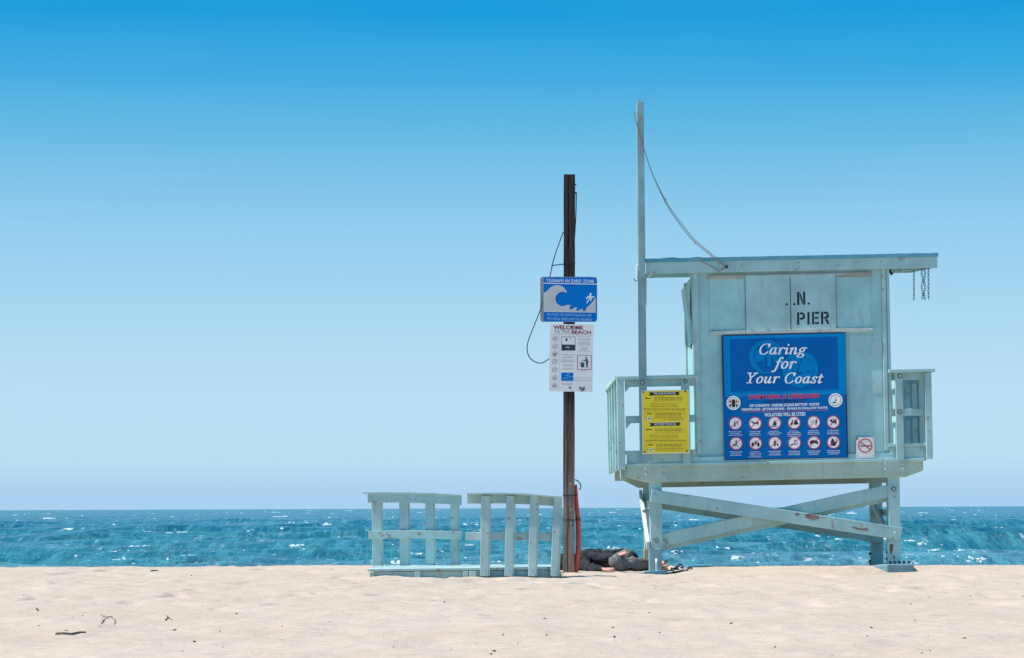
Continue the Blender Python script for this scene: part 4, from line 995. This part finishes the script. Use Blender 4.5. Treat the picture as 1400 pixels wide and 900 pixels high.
mb.build('emblem_linework', plain('pale_blue_print', (.30,.50,.72), .5), G.root)
mb = MB(); flat(G, mb, [zw_(420,800),zw_(495,802),zw_(490,835),zw_(458,860),zw_(424,835)], -.0048); mb.build('badge', plain('slate_badge_print', (.10,.115,.13), .5), G.root)
mb = MB(); flat(G, mb, [zw_(440,808),zw_(475,808),zw_(462,822)], -.0053); flat(G, mb, [zw_(435,826),zw_(452,832),zw_(448,842)], -.0053); mb.build('badge_linework', M['offwhite'], G.root)
for a, b in ((308,812),(330,70)):
    p = G.p3(*zw_(a, b)); MB().tube([(p[0],-.003,p[2]),(p[0],-.011,p[2])], .012, 10).build('bolt', M['dark'], G.root)

# ------------------------------------------------------------------ dismantled ramp with its railings
RY = -1.5
Q = Frame('wooden_ramp', 636, 787, RY, .55)
tag(Q.root, 'weathered pale teal ramp section with two slatted railings lying on the sand', 'ramp')
QR = Q.root; RD = 1.3
xa, xb = Q.p(505, 782)[0], Q.p(764, 782)[0]
ztop = Q.p(600, 777)[1]; zbot = Q.p(600, 789)[1]-.04
rr = random.Random(21)
for i in range(9):
    y0 = -.02+i*(RD+.04)/9; o = MB().box(xa+rr.uniform(-.03,.02), xb+rr.uniform(-.03,.03), y0, y0+(RD+.04)/9-.010, ztop-.030+rr.uniform(-.002,.004), ztop+rr.uniform(-.004,.006)).build('plank', M['ramp'], QR, .004)
MB().box(xa+.02, xb-.02, .006, .05, zbot, ztop-.034).build('side_beam', M['ramp'], QR, .005)
MB().box(xa+.02, xb-.02, RD-.085, RD-.04, zbot, ztop-.034).build('side_beam', M['ramp'], QR, .005)
for a, b in ((505,511.5),(567,575),(633,640),(641,651)):
    q0, q1 = Q.p(a, 783)[0], Q.p(b, 783)[0]; MB().box(q0, q1, -.03, .0055, zbot, ztop-.036).build('cleat_block', M['ramp'], QR, .005)
for i in range(5):
    x = xa+.25+i*(xb-xa-.5)/4; MB().box(x-.02, x+.02, .09, RD-.09, zbot+.01, ztop-.038).build('cross_joist', M['ramp'], QR)
def qbar(name, pts, thick, Y, depth, par=QR):
    """a slightly sagging horizontal board: top edge points, thickness in px"""
    top = [Q.p(a, b, Y) for a, b in pts]; bot = [Q.p(a, b+thick, Y) for a, b in pts][::-1]
    vs = []; n = len(pts); mb = MB()
    mb.prism(top+bot, Y, Y+depth); return mb.build(name, M['ramp'], par, .004)
# far railing: boards face us, posts behind
YF = RD-.12
for a0_, a1_, b0_, b1_ in ((508,521,509.5,522),(545.5,558,546.5,559),(581.2,592.4,582,594.4),(615.2,626,616.2,626.8)):
    YP = YF+.042
    v = [Q.p(a0_, 676.6, YP), Q.p(a1_, 676.8, YP), Q.p(b1_, 782, YP), Q.p(b0_, 782, YP)]
    o = MB().prism(v, YP, YP+.085).build('post', M['ramp'], QR, .005)
    v = [Q.p(a1_+.25, 677, YP+.03), Q.p(a1_+2.0, 677, YP+.03), Q.p(b1_+2.0, 782, YP+.03), Q.p(b1_+.25, 782, YP+.03)]; MB().prism(v, YP+.03, YP+.075).build('lit_side', M['lit_side'], o)  # added pale strip, painting in the light on the post's right side
qbar('top_rail', [(502.5,675.4),(545,674.8),(590,676.2),(631.2,678.2)], 12.4, YF, .040)
cap = [(496,672.6),(540,672.6),(590,673.8),(631,676.4)]
top = [Q.p(a, b, YF) for a, b in cap]; bot = [Q.p(a, b+2.7, YF) for a, b in cap][::-1]
MB().prism(top+bot, YF-.02, YF+.14).build('cap_rail', M['ramp'], QR, .003)
qbar('mid_rail', [(504,726.2),(545,725.2),(590,725.6),(632,726.6)], 11.2, YF, .040)
# near railing: posts face us, boards behind
for a0_, a1_, b0_, b1_ in ((657.8,669.5,656.2,667.8),(692.2,703.2,689.6,700.8),(724.8,735.6,722.0,732.6),(757,766.6,752.8,763.4)):
    v = [Q.p(a0_, 677.6+ (2.0 if a0_ > 750 else 0), -.105), Q.p(a1_, 677.6+(2.2 if a0_ > 750 else 0), -.105), Q.p(b1_, 788, -.105), Q.p(b0_, 788, -.105)]
    po = MB().prism(v, -.105, -.022).build('post', M['ramp'], QR, .005); e_ = 679 if a0_ < 750 else 681
    v = [Q.p(a1_+.25, e_, -.075), Q.p(a1_+1.9, e_, -.075), Q.p(b1_+1.9, 788, -.075), Q.p(b1_+.25, 788, -.075)]; MB().prism(v, -.075, -.0215).build('lit_side', M['lit_side'], po)  # added pale strip again, light on the near post's side as colour
    p = Q.p3((b0_+b1_)/2+1, 780, -.106); MB().tube([(p[0],-.104,p[2]),(p[0],-.113,p[2])], .016, 8).build('bolt', M['paint_bolt'], po)
qbar('top_rail', [(638.4,675.8),(690,675.4),(730,677.2),(766,680.0)], 13.0, -.021, .04)
qbar('mid_rail', [(636.8,727.8),(690,727.4),(730,728.2),(755.5,729.0)], 11.0, -.021, .04)
cap = [(638.0,674.0),(680,673.2),(720,674.6),(768.5,678.8)]
top = [Q.p(a, b, -.1) for a, b in cap]; bot = [Q.p(a, b+2.7, -.1) for a, b in cap][::-1]
MB().prism(top+bot, -.13, .05).build('cap_rail', M['ramp'], QR, .003)
for a, b in ((642,782),(645.5,782.2),(649,782.3)):
    p = Q.p3(a, b, -.013); MB().ball((p[0],-.012,p[2]), .005, 1, .5, 2, 6, 5).build('nail', M['bolt'], QR)

# ------------------------------------------------------------------ sleeping person
def remeshed(mb, name, mat, parent, voxel, disp=0, seed=0, smooth=6, fold=0):
    o = mb.build('tmp', mat); r_ = o.modifiers.new('r', 'REMESH'); r_.mode = 'VOXEL'; r_.voxel_size = voxel
    s_ = o.modifiers.new('s', 'SMOOTH'); s_.iterations = smooth; s_.factor = .5
    dg = bpy.context.evaluated_depsgraph_get(); me = bpy.data.meshes.new_from_object(o.evaluated_get(dg)); bpy.data.objects.remove(o)
    me.name = name
    n = len(me.vertices); co = np.empty(n*3, np.float32); me.vertices.foreach_get('co', co); co = co.reshape(-1,3); no = np.empty(n*3, np.float32); me.vertices.foreach_get('normal', no); no = no.reshape(-1,3)
    if disp:
        u = co[:,0]*14+co[:,2]*6+2*vnoise(co[:,0]*6, co[:,2]*6+co[:,1]*5, seed); v = co[:,2]*7+co[:,1]*6
        w = 1-2*np.abs(vnoise(u, v, seed+1)*2); w2 = fbm(co[:,0]*22+9, co[:,2]*16+co[:,1]*14, seed+5, 3)
        co = co+no*((w*.7+w2*.6)*disp)[:,None]
        me.vertices.foreach_set('co', co.astype(np.float32).ravel())
    me.materials.clear(); me.materials.append(mat)
    for p in me.polygons: p.use_smooth = True
    me.update(); q = bpy.data.objects.new(name, me); COL.objects.link(q); q.parent = parent; return q
PO = W(835, 782, .7); PO.z = ground(PO.x, .7)
PR = empty('person', PO)
tag(PR, 'person in charcoal jacket and grey trousers lying curled up on the sand', 'person')
def A(px, py, Y): return tuple(W(px, py, Y)-PO)
sh_t, sh_b = A(803,759,.62), A(799,774,.50); el_t, wr_t = A(825,764,.34), A(841,760.5,.24); el_b, wr_b = A(813,778.5,.26), A(825,778.5,.14)
hip_t, hip_b = A(856,763,.78), A(854,773,.74); kn_t, kn_b = A(842,768.5,.22), A(845,775.5,.26); an_t, an_b = A(893,774,.56), A(891,778.5,.62)
ch, ws, pv, nk, hd = A(806,766.5,.66), A(832,767.5,.72), A(853,766.5,.78), A(789,768,.62), A(775,770,.58)
bd_ = MB()
bd_.limb([nk, ch, ws, pv], [.062,.118,.112,.118]).limb([nk, hd], [.058,.07]); bd_.ball(hd, .098, 1.12, .86, .95, 20, 14)
bd_.limb([ch, sh_t, el_t, wr_t], [.07,.056,.042,.028]).limb([ch, sh_b, el_b, wr_b], [.07,.056,.042,.028])
bd_.limb([pv, hip_t, kn_t, an_t], [.085,.072,.045,.034]).limb([pv, hip_b, kn_b, an_b], [.085,.072,.045,.034])
def hand(mb, wr, d, up, sp):
    """palm, four unequal curled fingers and a thumb leaving the side of the palm"""
    wr, d, up = Vector(wr), Vector(d).normalized(), Vector(up).normalized(); sd_ = d.cross(up).normalized()
    pc = wr+d*.05
    for k_ in (-1.5,-.5,.5,1.5): mb.limb([wr+sd_*k_*.008, wr+d*.09+sd_*k_*.019], [.016,.0125])
    for k_, L in ((-1.5,.070),(-.5,.082),(.5,.076),(1.5,.058)):
        a = wr+d*.09+sd_*k_*.020; b = a+d*L*.45+sd_*k_*sp+up*.006; c = b+d*L*.30-up*.016+sd_*k_*sp*.4; e = c+d*L*.18-up*.022
        mb.limb([a, b, c, e], [.0110,.0100,.0092,.0080])
    t0 = wr+d*.03-sd_*.028; t1 = t0+d*.03-sd_*.024-up*.004; t2 = t1+d*.032-sd_*.008-up*.010; mb.limb([t0, t1, t2], [.0145,.0115,.0095])
hand(bd_, wr_t, Vector((.06,-.01,.018)), (.1,-.35,1), .004)
hand(bd_, wr_b, Vector((.055,-.055,.0)), (.2,-.6,1), .004)
def footp(mb, an, toe_up, sgn):
    an = Vector(an); d = Vector((.75,-.35,toe_up)).normalized(); up = Vector((-.3,-.2,1)).normalized(); sd_ = d.cross(up).normalized(); heel = an+Vector((.035,.01,-.035))
    mb.ball(heel, .036); mb.limb([an, heel], [.036,.034])
    ball = heel+d*.135
    mb.limb([heel, heel+d*.07+up*.02, ball], [.034,.033,.026]); mb.limb([ball+sd_*.026, ball-sd_*.026], [.021,.019])
    for k_, L in ((-2,.048),(-1,.042),(0,.038),(1,.033),(2,.027)):
        a = ball+sd_*k_*.0155*sgn; mb.limb([a, a+d*L*.6, a+d*L-up*.008], [.0125 if k_ == -2 else .0095]*2+[.011 if k_ == -2 else .008])
footp(bd_, an_t, .55, 1); footp(bd_, an_b, .30, -1)
H = Vector(hd); bd_.ball(tuple(H+Vector((.01,-.090,-.012))), .017, 1.5, 1.1, .9, 10, 8)           # nose, face turned to the camera
bd_.ball(tuple(H+Vector((-.03,.0,.092))), .022, 1, .5, 1, 10, 8); bd_.ball(tuple(H+Vector((.045,-.072,-.01))), .018, .6, .6, 1.5, 10, 8); bd_.ball(tuple(H+Vector((.085,-.045,-.012))), .03, 1, .9, 1, 10, 8)
remeshed(bd_, 'body', M['skin'], PR, .0055, smooth=3)
ey = MB()
for q in (.03, -.035): ey.ball(tuple(H+Vector((-.018,-.083,q-.008))), .010, 1.3, .5, .8, 10, 8)
ey.build('eyes', M['ink'], PR, smooth=True)
hr = MB().ball(tuple(H+Vector((-.03,.022,.006))), .104, 1.0, .86, .97, 20, 14).ball(tuple(H+Vector((-.072,-.01,.01))), .06, 1, 1, 1.2).ball(tuple(H+Vector((.0,.05,-.02))), .07)
remeshed(hr, 'hair', M['hair'], PR, .008, .012, 3, 3)
jk = MB()
jk.limb([A(793,767.5,.63), ch, ws, A(846,766,.76), A(860,765,.80)], [.095,.140,.132,.138,.112]); jk.limb([A(800,762,.66), A(826,760.5,.74), A(853,758.5,.80)], [.085,.078,.075])
jk.limb([A(800,774,.60), A(828,777,.62)], [.09,.08])
jk.limb([ch, sh_t, el_t, A(838,761.5,.255)], [.09,.078,.060,.046]).limb([ch, sh_b, el_b, A(823,778.6,.16)], [.09,.078,.058,.044])
jk.limb([A(791,766,.60), A(786,762,.62), A(786,772,.60)], [.06,.05,.055])
jk.ball(tuple(H+Vector((-.036,.010,.004))), .118, 1.0, .92, 1.0, 20, 14)
remeshed(jk, 'jacket', M['jacket'], PR, .009, .020, 31, 4)
tr = MB(); tr.limb([pv, hip_t, kn_t, A(866,771,.38), A(888,773.4,.53)], [.120,.112,.092,.088,.062]).limb([pv, hip_b, kn_b, A(866,776,.44), A(886,778.4,.58)], [.118,.105,.084,.072,.056])
remeshed(tr, 'trousers', M['trousers'], PR, .009, .010, 77, 4)

# sandals beside the sleeper
def sandal(px, py, Y, rz, label, tip=0):
    p = W(px, py, Y); p.z = ground(p.x, Y)+.004
    r_ = empty('sandal', p, (R(tip), R(-8 if tip == 0 else 10), R(rz))); tag(r_, label, 'sandal', 'pair of sandals on the sand')
    out = [(-.125,-.030),(-.10,-.040),(-.03,-.033),(.05,-.044),(.10,-.042),(.125,-.018),(.125,.012),(.10,.036),(.05,.040),(-.03,.030),(-.10,.037),(-.125,.026)]
    n = len(out); mb = MB().add([(x,y,0) for x,y in out]+[(x,y,.024) for x,y in out], [tuple(range(n-1,-1,-1)), tuple(range(n,2*n))]+[(i,(i+1)%n,n+(i+1)%n,n+i) for i in range(n)])
    so = mb.build('sole', M['dark'], r_, .004)
    MB().add([(x*.93,y*.9,.0245) for x,y in out]+[(x*.93,y*.9,.0275) for x,y in out], [tuple(range(n-1,-1,-1)), tuple(range(n,2*n))]+[(i,(i+1)%n,n+(i+1)%n,n+i) for i in range(n)]).build('footbed', plain('worn_pale_footbed', (.50,.47,.45), .8), so)
    for x in (-.055, .045, .085):
        a = [(x+.01*math.cos(t), .041*math.cos(t), .022+(.030 if x > 0 else .046)*math.sin(t)) for t in np.linspace(0, math.pi, 9)]
        MB().tube(a, .0085, 6).build('strap', M['dark'] if x != .045 else M['sheet'], r_, smooth=True)
sandal(925.0, 778.5, -.24, 28, 'black strapped sandal lying nearer the tower leg')
sandal(934.5, 779, -.20, -38, 'black strapped sandal tipped over, farther from the tower leg', 14)

# ------------------------------------------------------------------ beach litter
def on_sand(px, py):
    """where the line of sight through this spot of the photo meets the sand"""
    Y = -14.0
    while Y < 2.5:
        p = W(px, py, Y)
        if p.z <= ground(p.x, Y): return Vector((p.x, Y, ground(p.x, Y)))
        Y += .05
    return Vector((W(px, py, 0).x, 0, 0))
def stick(name, pts, r, mat, label, cat, branches=()):
    mb = MB(); q = [on_sand(a, b)+Vector((0,0,r*.6+h*.12)) for a, b, h in pts]; n = len(q)
    mb.tube(q, [r*(1-.45*i/(n-1)) for i in range(n)], 7)
    for br in branches: 
        b = [on_sand(a, c)+Vector((0,0,r*.5+h*.12)) for a, c, h in br]; mb.tube(b, [r*.6*(1-.4*i/(len(b)-1)) for i in range(len(b))], 6)
    tag(mb.build(name, mat, None, smooth=True), label, cat)
stick('driftwood_stick', [(77,868.4,.004),(86,867.6,.012),(97,868.6,.002),(108,866.8,.01),(117,866,.004)], .009, M['stick'], 'long dark driftwood stick lying low on the near left sand', 'stick', [[(80,868,.0),(79,866.5,.03)]])
stick('dry_seaweed', [(136,857,.0),(141,850,.03),(147,845.5,.06),(153,845,.055),(157,851,.03),(156,854,0)], .0042, M['weed'], 'pale tangled dry seaweed arching above the near left sand', 'seaweed', [[(147,846,.06),(141,843,.05),(136.5,840.5,.04)], [(141,850,.03),(139,847,.05)], [(152,846,.05),(158,849,.05)]])
stick('twig', [(226.5,849,.0),(230,846,.03),(235,848.6,.0)], .006, M['stick'], 'short grey twig standing bent out of the left sand', 'twig', [[(230,846,.02),(227,843.5,.05)]])
stick('twig', [(237,862.5,.0),(241,861.6,.01)], .005, M['stick'], 'tiny twig just below the bent grey twig on the left sand', 'twig')
stick('twig', [(50,834,.0),(52.5,836,.01)], .007, M['sand_bit'], 'small dark twig stub at the far left of the sand', 'twig')
stick('driftwood_stick', [(206,781.4,.0),(211,780.8,.015),(216,781,.0)], .009, M['stick'], 'small driftwood stick near the shoreline at left', 'stick')
rr = random.Random(77); deb = MB()
for i in range(230):
    d = 10.2*(3.0**rr.random()); Y = min(d-DIST, 1.9); x = rr.uniform(-.27, .27)*(Y+DIST)
    if -.5 < x < 4.9 and Y > -.4: continue
    g_ = ground(x, Y); s = rr.choice((.003,.004,.004,.005,.006,.007,.010))*rr.uniform(.7,1.3); c = Vector((x, Y, g_+s*.4))
    v = [c+Vector((rr.uniform(.6,1.6)*s*a, rr.uniform(.6,1.6)*s*b, rr.uniform(.3,.8)*s*z)) for a, b, z in ((1,0,0),(-1,0,0),(0,1,0),(0,-1,0),(0,0,1),(0,0,-1))]
    deb.add(v, [(0,2,4),(2,1,4),(1,3,4),(3,0,4),(2,0,5),(1,2,5),(3,1,5),(0,3,5)])
tag(deb.build('beach_debris', M['sand_bit']), 'tiny dark bits of shell and weed strewn over the sand', kind='stuff')
